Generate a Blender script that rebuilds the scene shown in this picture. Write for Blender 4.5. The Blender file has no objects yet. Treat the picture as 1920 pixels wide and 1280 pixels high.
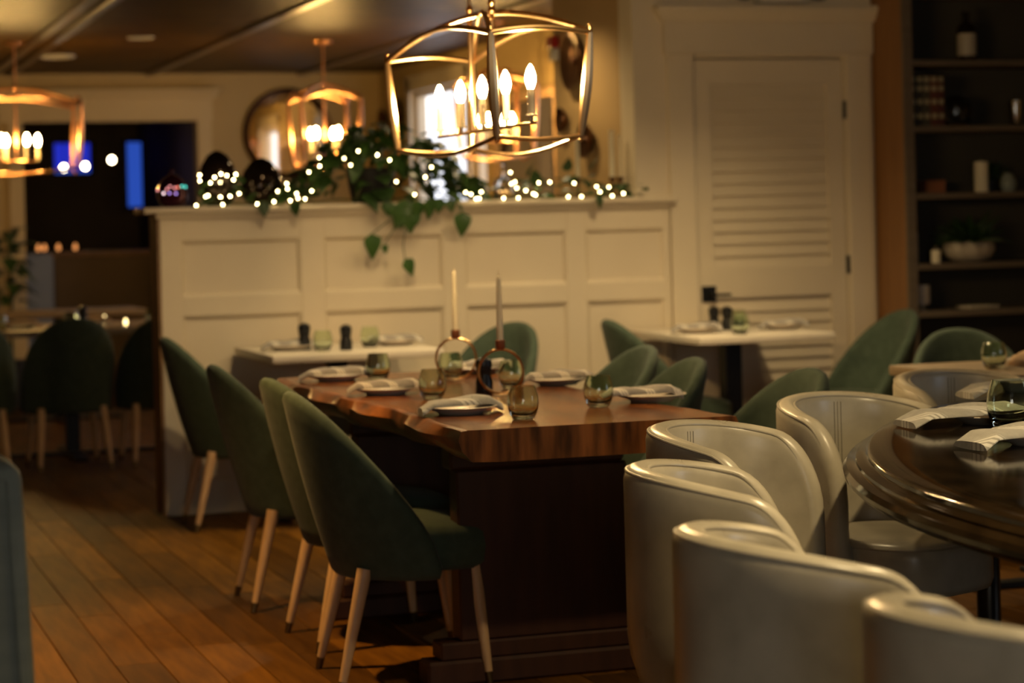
import bpy, bmesh, math, random
from math import sin, cos, pi, radians, sqrt
from mathutils import Vector, Matrix, Quaternion

random.seed(7)
SC = bpy.context.scene
COL = SC.collection

# ------------------------------------------------------------------ camera
YAW = radians(18.0)
cam_d = bpy.data.cameras.new('camera')
cam = bpy.data.objects.new('camera', cam_d)
COL.objects.link(cam)
SC.camera = cam
cam_d.sensor_width = 36.0
cam_d.lens = 4200.0 / 1920.0 * 36.0
cam_d.shift_x = 0.0031
cam_d.shift_y = -0.1198
cam.location = (0, 0, 1.30)
cam.rotation_euler = (Matrix.Rotation(-YAW, 3, 'Z') @ Matrix.Rotation(pi / 2, 3, 'X')
                      @ Matrix.Rotation(-0.0255, 3, 'Z')).to_euler()
cam_d.dof.use_dof = True
cam_d.dof.focus_distance = 5.0
cam_d.dof.aperture_fstop = 3.3
cam_d.clip_end = 100

# ------------------------------------------------------------------ world, exposure
SC.view_settings.view_transform = 'Standard'
SC.view_settings.look = 'None'
SC.view_settings.exposure = 0.0
SC.view_settings.gamma = 1.0
SC.view_settings.use_curve_mapping = False
SC.cycles.caustics_reflective = False
SC.cycles.caustics_refractive = False
SC.cycles.sample_clamp_indirect = 4.0
SC.cycles.max_bounces = 8
w = bpy.data.worlds.new('evening')
SC.world = w
w.use_nodes = True
w.node_tree.nodes['Background'].inputs[0].default_value = (0.05, 0.06, 0.08, 1)
w.node_tree.nodes['Background'].inputs[1].default_value = 0.05

WARM = (1.0, 0.74, 0.38)
AMBER = (1.0, 0.56, 0.17)
E_BULB = 950.0
E_BULB_FAR = 390.0
E_FAIRY = 34.0
E_WINDOW = 1.7
E_DAY = 7.0
E_DUSK = 6.8
# ceiling downlights: x, y, watts, half beam angle in degrees, aim offset
DOWNLIGHTS = [(2.25, 8.66, 80, 62), (2.95, 8.66, 44, 62), (3.85, 8.70, 106, 66), (4.15, 7.95, 44, 60), (0.72, 6.55, 270, 37),
              (1.75, 2.6, 110, 50), (2.72, 3.75, 190, 60), (3.52, 10.9, 32, 72), (2.12, 5.75, 48, 34)]


# ------------------------------------------------------------------ materials
MATS = {}


def mat(name, c1, c2=None, rough=0.6, metal=0.0, scale=8.0, stretch=(1, 1, 1), bump=0.0, spec=0.5,
        emit=None, strength=0.0, trans=0.0, ior=1.45, sheen=0.0, coat=0.0, detail=4.0, rough2=None):
    m = bpy.data.materials.new(name)
    m.use_nodes = True
    nt = m.node_tree
    b = nt.nodes['Principled BSDF']
    b.inputs['Roughness'].default_value = rough
    b.inputs['Metallic'].default_value = metal
    b.inputs['Specular IOR Level'].default_value = spec
    b.inputs['IOR'].default_value = ior
    b.inputs['Transmission Weight'].default_value = trans
    b.inputs['Sheen Weight'].default_value = sheen
    b.inputs['Coat Weight'].default_value = coat
    b.inputs['Base Color'].default_value = (*c1, 1)
    if emit:
        b.inputs['Emission Color'].default_value = (*emit, 1)
        b.inputs['Emission Strength'].default_value = strength
    if c2 or bump:
        tc = nt.nodes.new('ShaderNodeTexCoord')
        mp = nt.nodes.new('ShaderNodeMapping')
        mp.inputs['Scale'].default_value = stretch
        nz = nt.nodes.new('ShaderNodeTexNoise')
        nz.inputs['Scale'].default_value = scale
        nz.inputs['Detail'].default_value = detail
        nt.links.new(tc.outputs['Object'], mp.inputs['Vector'])
        nt.links.new(mp.outputs['Vector'], nz.inputs['Vector'])
        if c2:
            r = nt.nodes.new('ShaderNodeValToRGB')
            r.color_ramp.elements[0].color = (*c1, 1)
            r.color_ramp.elements[1].color = (*c2, 1)
            r.color_ramp.elements[0].position = 0.32
            r.color_ramp.elements[1].position = 0.68
            nt.links.new(nz.outputs['Fac'], r.inputs['Fac'])
            nt.links.new(r.outputs['Color'], b.inputs['Base Color'])
        if rough2 is not None:
            mr = nt.nodes.new('ShaderNodeMapRange')
            mr.inputs['To Min'].default_value = rough
            mr.inputs['To Max'].default_value = rough2
            nt.links.new(nz.outputs['Fac'], mr.inputs['Value'])
            nt.links.new(mr.outputs['Result'], b.inputs['Roughness'])
        if bump:
            bp = nt.nodes.new('ShaderNodeBump')
            bp.inputs['Strength'].default_value = bump
            bp.inputs['Distance'].default_value = 0.004
            nt.links.new(nz.outputs['Fac'], bp.inputs['Height'])
            nt.links.new(bp.outputs['Normal'], b.inputs['Normal'])
    MATS[name] = m
    return m


def plank_mat(name, c1, c2, rough, var=0.5, axis='Y', coat=0.0):
    """wood boards: grain along one axis, tone differing from board to board (object info random)"""
    m = mat(name, c1, c2, rough, scale=3.0, stretch=((9, 1, 9) if axis == 'Y' else (1, 9, 9)), bump=0.25,
            coat=coat, detail=6)
    nt = m.node_tree
    b = nt.nodes['Principled BSDF']
    src = b.inputs['Base Color'].links[0].from_socket
    oi = nt.nodes.new('ShaderNodeObjectInfo')
    mr = nt.nodes.new('ShaderNodeMapRange')
    mr.inputs['To Min'].default_value = 1.0 - var
    mr.inputs['To Max'].default_value = 1.0 + var * 0.5
    mx = nt.nodes.new('ShaderNodeMix')
    mx.data_type = 'RGBA'
    mx.blend_type = 'MULTIPLY'
    mx.inputs['Factor'].default_value = 1.0
    nt.links.new(oi.outputs['Random'], mr.inputs['Value'])
    nt.links.new(src, mx.inputs['A'])
    nt.links.new(mr.outputs['Result'], mx.inputs['B'])
    nt.links.new(mx.outputs['Result'], b.inputs['Base Color'])
    return m


def stripe_mat(name, base, stripe, period=0.085, slant=0.55):
    """linen woven with a group of three pale diagonal stripes"""
    m = mat(name, base, tuple(c * 0.82 for c in base), 0.85, scale=60, bump=0.15, sheen=0.2)
    nt = m.node_tree
    b = nt.nodes['Principled BSDF']
    src = b.inputs['Base Color'].links[0].from_socket
    tc = nt.nodes.new('ShaderNodeTexCoord')
    sx = nt.nodes.new('ShaderNodeSeparateXYZ')
    nt.links.new(tc.outputs['Object'], sx.inputs[0])

    def mth(op, a, bb=None):
        n = nt.nodes.new('ShaderNodeMath')
        n.operation = op
        for i, v in enumerate((a, bb)):
            if v is None:
                continue
            if isinstance(v, (int, float)):
                n.inputs[i].default_value = v
            else:
                nt.links.new(v, n.inputs[i])
        return n.outputs[0]
    u = mth('ADD', sx.outputs['X'], mth('MULTIPLY', sx.outputs['Y'], slant))
    f = mth('FRACT', mth('ADD', mth('DIVIDE', u, period), 10.3))
    wide = mth('LESS_THAN', f, 0.34)
    fine = mth('LESS_THAN', mth('FRACT', mth('MULTIPLY', f, 9.0)), 0.6)
    k = mth('MULTIPLY', wide, fine)
    mx = nt.nodes.new('ShaderNodeMix')
    mx.data_type = 'RGBA'
    nt.links.new(k, mx.inputs['Factor'])
    nt.links.new(src, mx.inputs['A'])
    mx.inputs['B'].default_value = (*stripe, 1)
    nt.links.new(mx.outputs['Result'], b.inputs['Base Color'])
    return m


M_cream = mat('cream_paint', (0.60, 0.51, 0.38), (0.64, 0.55, 0.41), 0.5, scale=3)
M_wall = mat('warm_beige_paint', (0.44, 0.31, 0.13), (0.47, 0.335, 0.145), 0.7, scale=2)
M_tan = mat('tan_paint', (0.42, 0.27, 0.11), (0.46, 0.30, 0.13), 0.7, scale=2)
M_farcase = mat('warm_case_paint', (0.54, 0.41, 0.22), (0.57, 0.44, 0.24), 0.6, scale=2)
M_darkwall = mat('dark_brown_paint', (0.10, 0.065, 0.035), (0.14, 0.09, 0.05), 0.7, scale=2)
M_brownstreak = mat('streaked_brown', (0.16, 0.08, 0.03), (0.24, 0.12, 0.045), 0.5, scale=4, stretch=(8, 8, 1))
M_floor = plank_mat('oak_floorboards', (0.085, 0.033, 0.003), (0.17, 0.070, 0.006), 0.5, 0.5, 'Y')
M_floor.node_tree.nodes['Principled BSDF'].inputs['Specular IOR Level'].default_value = 0.15
M_floorflat = mat('floor_underlay', (0.05, 0.03, 0.015), (0.06, 0.035, 0.018), 0.8)
M_ceil = plank_mat('dark_stained_ceiling', (0.028, 0.014, 0.003), (0.100, 0.050, 0.012), 0.45, 0.3, 'X')
M_ceil.node_tree.nodes['Principled BSDF'].inputs['Specular IOR Level'].default_value = 0.08
M_batten = mat('ceiling_batten', (0.05, 0.028, 0.013), (0.075, 0.042, 0.02), 0.3, scale=3, stretch=(9, 1, 9))
M_green = mat('green_velvet', (0.040, 0.059, 0.040), (0.056, 0.079, 0.055), 0.8, scale=30, sheen=0.08, spec=0.25, bump=0.05)
M_legwood = mat('pale_beech', (0.50, 0.31, 0.16), (0.60, 0.39, 0.21), 0.45, scale=10, stretch=(6, 6, 1))
M_tip = mat('dark_brass_tip', (0.16, 0.11, 0.05), None, 0.35, 0.9)
M_leather = mat('cream_leather', (0.37, 0.33, 0.25), (0.53, 0.48, 0.37), 0.22, scale=9, bump=0.14, detail=8, rough2=0.40)
M_piping = mat('leather_piping', (0.40, 0.36, 0.28), None, 0.35)
M_thread = mat('seam_thread', (0.10, 0.085, 0.06), None, 0.7)
M_plinth = mat('dark_swivel_metal', (0.03, 0.025, 0.02), None, 0.35, 0.8)
M_slab = mat('polished_walnut_slab', (0.075, 0.018, 0.002), (0.25, 0.080, 0.012), 0.2, scale=2.2, stretch=(7, 1, 7),
             bump=0.03, detail=7, spec=0.25)
M_slabedge = mat('rough_slab_edge', (0.045, 0.012, 0.003), (0.27, 0.090, 0.024), 0.3, scale=6, stretch=(5, 1.5, .8), bump=0.7, detail=8)
M_trestle = mat('dark_trestle_wood', (0.035, 0.012, 0.006), (0.055, 0.02, 0.01), 0.45, scale=4, stretch=(6, 6, 1))
M_white = mat('white_laminate', (0.62, 0.55, 0.45), (0.65, 0.58, 0.475), 0.35, scale=5)
M_black = mat('black_metal', (0.008, 0.008, 0.008), None, 0.4, 0.3)
M_blackwood = mat('black_mill_wood', (0.006, 0.006, 0.006), None, 0.35)
M_plate = mat('glazed_stoneware', (0.55, 0.48, 0.40), (0.60, 0.53, 0.44), 0.25, scale=20)
M_napkin = stripe_mat('striped_linen', (0.27, 0.24, 0.21), (0.66, 0.60, 0.51))
M_napkin_b = stripe_mat('pale_striped_linen', (0.30, 0.285, 0.25), (0.52, 0.50, 0.45), 0.16, 0.8)
M_napkin_t = mat('tan_linen', (0.42, 0.27, 0.15), (0.48, 0.32, 0.18), 0.85, scale=40)
M_glass = mat('green_tinted_glass', (0.87, 0.95, 0.82), None, 0.02, trans=1.0, ior=1.45)
M_clear = mat('clear_glass', (0.97, 0.98, 0.96), None, 0.02, trans=1.0, ior=1.45)
M_glassbase = mat('thick_green_glass', (0.30, 0.62, 0.25), None, 0.05, trans=0.9, ior=1.45)
M_brass = mat('aged_brass', (0.80, 0.52, 0.25), None, 0.28, 1.0)
M_copper = mat('copper_lantern_metal', (0.72, 0.36, 0.17), None, 0.32, 1.0)
M_bronze = mat('dark_bronze', (0.11, 0.055, 0.03), (0.16, 0.08, 0.04), 0.3, 0.9, scale=5)
M_sleeve = mat('ivory_sleeve', (0.75, 0.62, 0.42), None, 0.5)
M_bulb = mat('lit_bulb', (1, 0.9, 0.7), None, 0.3, emit=(1.0, 0.66, 0.28), strength=E_BULB)
M_bulbfar = mat('lit_far_bulb', (1, 0.9, 0.7), None, 0.3, emit=(1.0, 0.58, 0.17), strength=E_BULB_FAR)
M_fairy = mat('fairy_bulb', (1, 0.9, 0.6), None, 0.3, emit=(1.0, 0.78, 0.36), strength=E_FAIRY)
M_wire = mat('thin_wire', (0.05, 0.035, 0.02), None, 0.5)
M_wax = mat('ivory_wax', (0.72, 0.64, 0.46), (0.74, 0.66, 0.48), 0.5, scale=8)
M_wick = mat('wick', (0.6, 0.5, 0.35), None, 0.9)
M_cup = mat('rust_copper_cup', (0.30, 0.11, 0.05), None, 0.45, 0.5)
M_leaf = mat('pothos_leaf', (0.030, 0.075, 0.014), (0.055, 0.115, 0.024), 0.42, scale=14)
M_leaf2 = mat('dark_leaf', (0.018, 0.045, 0.010), (0.035, 0.075, 0.016), 0.45, scale=14)
M_stem = mat('vine_stem', (0.05, 0.07, 0.02), None, 0.6)
M_pot = mat('black_pot', (0.012, 0.012, 0.012), None, 0.5)
M_stone = mat('dark_emperador_stone', (0.003, 0.002, 0.001), (0.018, 0.011, 0.005), 0.09, scale=5, detail=10, spec=0.15,
              stretch=(1, 2.4, 1))
M_booth = mat('slate_green_upholstery', (0.13, 0.15, 0.13), (0.16, 0.18, 0.155), 0.7, scale=3, stretch=(1, 1, 14), bump=0.15)
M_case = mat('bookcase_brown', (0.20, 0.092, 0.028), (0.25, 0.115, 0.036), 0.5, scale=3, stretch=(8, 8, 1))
M_topwood_dimwhite = mat('pale_wood_dimmed_white', (0.24, 0.17, 0.10), (0.29, 0.21, 0.125), 0.5, scale=3, stretch=(1, 9, 9))
M_shelf = mat('shelf_grey_wood', (0.105, 0.078, 0.054), (0.13, 0.098, 0.068), 0.5, scale=3, stretch=(1, 9, 9))
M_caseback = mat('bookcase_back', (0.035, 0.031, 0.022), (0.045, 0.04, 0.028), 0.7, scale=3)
M_window = mat('bright_window_sheer', (0.9, 0.9, 0.9), None, 0.5, emit=(0.82, 0.88, 1.0), strength=E_WINDOW)
M_daywin = mat('daylit_sheer_pane', (0.9, 0.9, 0.9), None, 0.5, emit=(0.66, 0.80, 1.0), strength=E_DAY)
M_daywin2 = mat('dusk_lit_pane', (0.9, 0.9, 0.9), None, 0.5, emit=(1.0, 0.95, 0.84), strength=E_DUSK)
M_mirror = mat('mirror_silver', (0.88, 0.86, 0.82), None, 0.03, 1.0)
M_red = mat('alarm_red', (0.45, 0.03, 0.02), None, 0.4)
M_offwhite = mat('off_white_plastic', (0.55, 0.52, 0.46), None, 0.45)
M_dome = mat('dark_mercury_glass', (0.035, 0.022, 0.015), None, 0.08, 0.7)
M_purple = mat('dark_plum_glass', (0.05, 0.010, 0.020), None, 0.08, 0.6)
M_screen = mat('blue_screen', (0.01, 0.01, 0.03), None, 0.3, emit=(0.02, 0.04, 0.85), strength=0.6)
M_screen2 = mat('pale_blue_screen', (0.01, 0.01, 0.03), None, 0.3, emit=(0.03, 0.10, 0.60), strength=0.7)
M_chrome = mat('chrome', (0.8, 0.78, 0.75), None, 0.08, 1.0)
M_greyf = mat('grey_blue_fabric', (0.22, 0.24, 0.28), None, 0.8)
BOOKC = [mat('book_cloth_%d' % i, c, None, 0.7) for i, c in enumerate(
    [(0.03, 0.035, 0.035), (0.02, 0.02, 0.02), (0.045, 0.04, 0.03), (0.09, 0.025, 0.015), (0.07, 0.02, 0.015)])]
M_gilt = mat('book_gilt', (0.30, 0.26, 0.16), None, 0.5)
M_terra = mat('terracotta', (0.25, 0.09, 0.04), None, 0.7)
M_sage = mat('sage_ceramic', (0.22, 0.25, 0.22), None, 0.4)
M_ribpot = mat('ribbed_cream_ceramic', (0.42, 0.36, 0.27), None, 0.5)


# ------------------------------------------------------------------ geometry helpers
def link(name, mesh, m, parent=None, smooth=40):
    o = bpy.data.objects.new(name, mesh)
    if isinstance(m, (list, tuple)):
        for k in m:
            mesh.materials.append(k)
    elif m is not None and not mesh.materials:
        mesh.materials.append(m)
    COL.objects.link(o)
    if parent is not None:
        o.parent = parent
    return o


def finish(bm, smooth=40):
    bmesh.ops.recalc_face_normals(bm, faces=bm.faces)
    me = bpy.data.meshes.new('m')
    bm.to_mesh(me)
    bm.free()
    if smooth:
        for p in me.polygons:
            p.use_smooth = True
        me.set_sharp_from_angle(angle=radians(smooth))
    return me


def obj(name, bm, m, parent=None, smooth=40, loc=None, rot=None):
    o = link(name, finish(bm, smooth), m, parent)
    o.data.name = name
    if loc is not None:
        o.location = loc
    if rot is not None:
        o.rotation_euler = rot
    return o


def B():
    return bmesh.new()


def box(bm, x0, x1, y0, y1, z0, z1, bev=0.0, seg=2):
    r = bmesh.ops.create_cube(bm, size=1.0)
    vs = r['verts']
    for v in vs:
        v.co = Vector((x0 + (v.co.x + .5) * (x1 - x0), y0 + (v.co.y + .5) * (y1 - y0), z0 + (v.co.z + .5) * (z1 - z0)))
    if bev > 0:
        es = list({e for v in vs for e in v.link_edges})
        bmesh.ops.bevel(bm, geom=es, offset=bev, segments=seg, profile=0.5, affect='EDGES')
    return bm


def lathe(bm, prof, n=32, c=(0, 0, 0), cap=True):
    rings = []
    for r, z in prof:
        if r < 1e-5:
            rings.append([bm.verts.new((c[0], c[1], c[2] + z))])
        else:
            rings.append([bm.verts.new((c[0] + r * cos(2 * pi * k / n), c[1] + r * sin(2 * pi * k / n), c[2] + z)) for k in range(n)])
    for a, b in zip(rings, rings[1:]):
        for k in range(n):
            k2 = (k + 1) % n
            if len(a) == 1 and len(b) == 1:
                continue
            if len(a) == 1:
                bm.faces.new((a[0], b[k], b[k2]))
            elif len(b) == 1:
                bm.faces.new((a[k], a[k2], b[0]))
            else:
                bm.faces.new((a[k], a[k2], b[k2], b[k]))
    if cap:
        for rg in (rings[0], rings[-1]):
            if len(rg) > 2:
                try:
                    bm.faces.new(rg)
                except ValueError:
                    pass
    return bm


def tube(bm, pts, r, n=8, closed=False, flat=None):
    """tube along pts; r a number or a list; flat=(a,b) gives an elliptical section"""
    pts = [Vector(p) for p in pts]
    N = len(pts)
    rs = r if isinstance(r, (list, tuple)) else [r] * N
    rings = []
    up = None
    for i, p in enumerate(pts):
        if closed:
            t = (pts[(i + 1) % N] - pts[(i - 1) % N])
        else:
            t = pts[min(i + 1, N - 1)] - pts[max(i - 1, 0)]
        t.normalize()
        if up is None:
            up = Vector((0, 0, 1)) if abs(t.z) < 0.9 else Vector((1, 0, 0))
        s = t.cross(up)
        if s.length < 1e-6:
            s = t.orthogonal()
        s.normalize()
        up = s.cross(t).normalized()
        fa, fb = flat if flat else (1, 1)
        rings.append([bm.verts.new(p + s * (cos(2 * pi * k / n) * rs[i] * fa) + up * (sin(2 * pi * k / n) * rs[i] * fb)) for k in range(n)])
    M = N if closed else N - 1
    for i in range(M):
        a, b = rings[i], rings[(i + 1) % N]
        for k in range(n):
            bm.faces.new((a[k], a[(k + 1) % n], b[(k + 1) % n], b[k]))
    if not closed:
        bm.faces.new(rings[0])
        bm.faces.new(rings[-1])
    return bm


def thick_shell(bm, G, th, nr=4):
    """closed padded slab around an open grid G[i][j] of points: outer, inner and a rounded rim"""
    I, J = len(G), len(G[0])
    G = [[Vector(p) for p in row] for row in G]
    Nn = [[None] * J for _ in range(I)]
    for i in range(I):
        for j in range(J):
            du = G[min(i + 1, I - 1)][j] - G[max(i - 1, 0)][j]
            dv = G[i][min(j + 1, J - 1)] - G[i][max(j - 1, 0)]
            n = du.cross(dv)
            if n.length < 1e-9:
                n = Vector((0, 0, 1))
            Nn[i][j] = n.normalized()
    O = [[bm.verts.new(G[i][j] + Nn[i][j] * th / 2) for j in range(J)] for i in range(I)]
    N = [[bm.verts.new(G[i][j] - Nn[i][j] * th / 2) for j in range(J)] for i in range(I)]
    for i in range(I - 1):
        for j in range(J - 1):
            bm.faces.new((O[i][j], O[i + 1][j], O[i + 1][j + 1], O[i][j + 1]))
            bm.faces.new((N[i][j], N[i][j + 1], N[i + 1][j + 1], N[i + 1][j]))
    loop = [(i, 0) for i in range(I)] + [(I - 1, j) for j in range(1, J)] + [(i, J - 1) for i in range(I - 2, -1, -1)] + [(0, j) for j in range(J - 2, 0, -1)]
    L = len(loop)

    def outdir(k):
        i, j = loop[k]
        n = Nn[i][j]
        a, b = loop[k - 1], loop[(k + 1) % L]
        t = G[b[0]][b[1]] - G[a[0]][a[1]]
        d = t.cross(n)
        inn = G[min(max(i, 1), I - 2)][min(max(j, 1), J - 2)]
        if d.dot(G[i][j] - inn) < 0:
            d = -d
        return d.normalized() if d.length > 1e-9 else Vector((0, 0, 0))
    rim = []
    for k in range(L):
        i, j = loop[k]
        d = outdir(k)
        col = [O[i][j]]
        for q in range(1, nr):
            a = pi * q / nr
            col.append(bm.verts.new(G[i][j] + Nn[i][j] * (cos(a) * th / 2) + d * (sin(a) * th / 2)))
        col.append(N[i][j])
        rim.append(col)
    for k in range(L):
        a, b = rim[k], rim[(k + 1) % L]
        for q in range(nr):
            try:
                bm.faces.new((a[q], b[q], b[q + 1], a[q + 1]))
            except ValueError:
                pass
    return bm


def thing(name, label, cat, loc=(0, 0, 0), rz=0.0, group=None):
    o = bpy.data.objects.new(name, None)
    o.empty_display_size = 0.1
    COL.objects.link(o)
    o.location = loc
    o.rotation_euler = (0, 0, rz)
    o['label'] = label
    o['category'] = cat
    if group:
        o['group'] = group
    return o


def tag(o, label, cat, group=None):
    o['label'] = label
    o['category'] = cat
    if group:
        o['group'] = group
    return o


def struct(name, bm, m, parent=None, smooth=0):
    o = obj(name, bm, m, parent, smooth)
    if parent is None:
        o['kind'] = 'structure'
    return o


def kids(o):
    return list(o.children)


def dup(root, loc, rz, label, group=None):
    def cp(o, p):
        c = o.copy()
        COL.objects.link(c)
        if p is not None:
            c.parent = p
        for ch in kids(o):
            cp(ch, c)
        return c
    r = cp(root, None)
    r.location = loc
    r.rotation_euler = (0, 0, rz)
    r['label'] = label
    if group:
        r['group'] = group
    return r


# ================================================================== SETTING
CEIL = 2.50
YW = 10.076          # plane of the half wall and the door wall
YF = 17.45           # far wall with the wide opening
# ---- floor
fl = struct('floor', box(B(), -3.2, 7.2, -3.2, 23.6, -0.12, -0.016), M_floorflat)


def board(bm, x0, x1, y0, y1):
    return box(bm, x0, x1, y0, y1, -0.016, 0.0, 0.0015, 1)


PW = 0.135
far_bm = B()
meshes = {}
nrow = 0
x = -3.0
while x < 7.0:
    y = -3.0 - random.random() * 1.2
    while y < 23.3:
        ln = random.choice([0.9, 1.2, 1.5, 1.8])
        y1 = min(y + ln, 23.4)
        xc, yc = x + PW / 2, (y + y1) / 2
        # boards that show in the photograph, one by one: left aisle and under the long table
        near = 5.3 < yc < 10.6 and 0.06 * yc < xc < 3.05 and not (xc > 2.2 and yc < 6.0)
        if near:
            key = round(y1 - y, 2)
            if key not in meshes:
                meshes[key] = finish(board(B(), -PW / 2 + .001, PW / 2 - .001, -(y1 - y) / 2 + .001, (y1 - y) / 2 - .001), 0)
            o = link('plank', meshes[key], M_floor, fl)
            o.location = (xc, yc, 0)
        else:
            board(far_bm, x + .001, x + PW - .001, y + .001, y1 - .001)
        y = y1
    x += PW
    nrow += 1
o = obj('floorboards', far_bm, M_floor, fl, 0)
o['kind'] = 'stuff'

# ---- ceiling
ce = struct('ceiling', box(B(), -3.2, 7.2, -3.2, 23.6, CEIL + .012, CEIL + .14), M_darkwall)
bm = B()
y = -3.0
while y < 17.4:
    box(bm, -3.1, 7.1, y + .004, y + .136, CEIL, CEIL + .012, 0.004, 1)
    y += 0.14
o = obj('ceiling_boards', bm, M_ceil, ce, 0)
o['kind'] = 'stuff'
for i, xb in enumerate((0.35, 1.55, 2.75, 3.95)):
    obj('batten', box(B(), xb - .035, xb + .035, -3.0, 17.4, CEIL - .022, CEIL + .002, .004, 1), M_batten, ce, 0)
    if i == 1:
        obj('batten', box(B(), xb + .10, xb + .16, -3.0, 17.4, CEIL - .022, CEIL + .002, .004, 1), M_batten, ce, 0)

# ---- outer shell
struct('wall_left', box(B(), -3.2, -3.05, -3.2, 23.6, -0.02, CEIL + .02), M_wall)
bm = B()
for a in ((-3.2, -1.5, -.02, CEIL + .02), (.7, 7.2, -.02, CEIL + .02), (-1.5, .7, -.02, .8), (-1.5, .7, 2.2, CEIL + .02)):
    box(bm, a[0], a[1], -3.2, -3.05, a[2], a[3])
struct('wall_back', bm, M_wall)
wn = struct('window_5', box(B(), -1.5, .7, -3.16, -3.145, .8, 2.2), M_daywin2)
bm = B()
for xx in (-1.5, -.435, .63):
    box(bm, xx, xx + .07, -3.13, -3.06, .8, 2.2)
for zz in (.8, 2.13):
    box(bm, -1.5, .7, -3.12, -3.07, zz, zz + .07)
obj('window_frame', bm, M_cream, wn, 0)
bm = B()
for a in ((-3.05, 2.1, -.02, CEIL + .02), (2.95, YW, -.02, CEIL + .02), (2.1, 2.95, -.02, .85), (2.1, 2.95, 2.2, CEIL + .02)):
    box(bm, 6.95, 7.1, a[0], a[1], a[2], a[3])
struct('wall_right', bm, M_wall)
# window of the right wall, out of frame: real opening, frame, sheer pane
wn = struct('window_3', box(B(), 7.06, 7.075, 2.1, 2.95, .85, 2.2), M_daywin)
bm = B()
for yy in (2.1, 2.88):
    box(bm, 6.97, 7.05, yy, yy + .07, .85, 2.2)
for zz in (.85, 1.5, 2.13):
    box(bm, 6.98, 7.04, 2.1, 2.95, zz, zz + .07)
obj('window_frame', bm, M_cream, wn, 0)

# ---- half wall (panelled, with a ledge)
XL, XR = 1.62, 4.09
hw = struct('wall_half', box(B(), XL, 3.93, YW + .022, YW + .20, 0, 1.362), M_cream)
obj('brown_end_sheet', box(B(), XL - .012, XL, YW + .004, YW + .21, 0, 1.362), M_brownstreak, hw, 0)  # thin streaked brown sheet over the left end of the half wall
obj('ledge', box(B(), XL - .075, XR + .03, YW - .045, YW + .27, 1.362, 1.390, .006, 2), M_cream, hw)
obj('ledge_molding', box(B(), XL - .02, XR + .01, YW - .022, YW + .01, 1.338, 1.362, .008, 2), M_cream, hw)
stiles = [(XL, 1.712), (2.262, 2.372), (2.925, 3.035), (3.540, 3.640), (4.105 - .0, 4.125)]
stiles = [(1.62, 1.715), (2.265, 2.375), (2.945, 3.055), (3.560, 3.660), (4.060, 4.09)]
rails = [(0.0, 0.15), (0.415, 0.505), (0.895, 0.985), (1.236, 1.345)]
for i, (a, b_) in enumerate(stiles):
    obj('stile', box(B(), a, b_, YW, YW + .024, 0, 1.345, .003, 1), M_cream, hw, 0)
for (a, b_) in zip(stiles, stiles[1:]):
    for (z0, z1) in rails:
        obj('rail', box(B(), a[1] - .002, b_[0] + .002, YW + .0008, YW + .024, z0, z1, .003, 1), M_cream, hw, 0)
    for r0, r1 in zip(rails, rails[1:]):
        bm = B()
        x0, x1, z0, z1 = a[1], b_[0], r0[1], r1[0]
        # bevelled bead around a recessed flat panel
        e = .014
        vs = [[bm.verts.new(p) for p in ((x0 + d, yy, z0 + d), (x1 - d, yy, z0 + d), (x1 - d, yy, z1 - d), (x0 + d, yy, z1 - d))]
              for d, yy in ((0, YW + .004), (e * .4, YW + .006), (e, YW + .019))]
        for q in range(2):
            for k in range(4):
                bm.faces.new((vs[q][k], vs[q][(k + 1) % 4], vs[q + 1][(k + 1) % 4], vs[q + 1][k]))
        bm.faces.new(vs[2])
        obj('panel', bm, M_cream, hw, 0)

# ---- door wall, pier, jogged side wall
bm = B()
box(bm, 4.09, 4.235, YW + .02, YW + .20, 0, CEIL + .02)
box(bm, 5.05, 7.1, YW + .02, YW + .20, 0, CEIL + .02)
box(bm, 4.235, 5.05, YW + .02, YW + .20, 2.062, CEIL + .02)
box(bm, 4.235, 5.05, YW + .12, YW + .20, 0, 2.07)
struct('wall_front', bm, M_cream)
struct('wall_pier', box(B(), 3.93, 4.09, YW + .02, YW + .20, 0, CEIL + .02), M_cream)
bm = B()
box(bm, 4.0, 4.12, YW + .20, 11.46, 0, CEIL + .02)
box(bm, 4.12, 4.6, 11.34, 11.46, 0, CEIL + .02)
struct('wall_jog', bm, M_tan)
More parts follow.
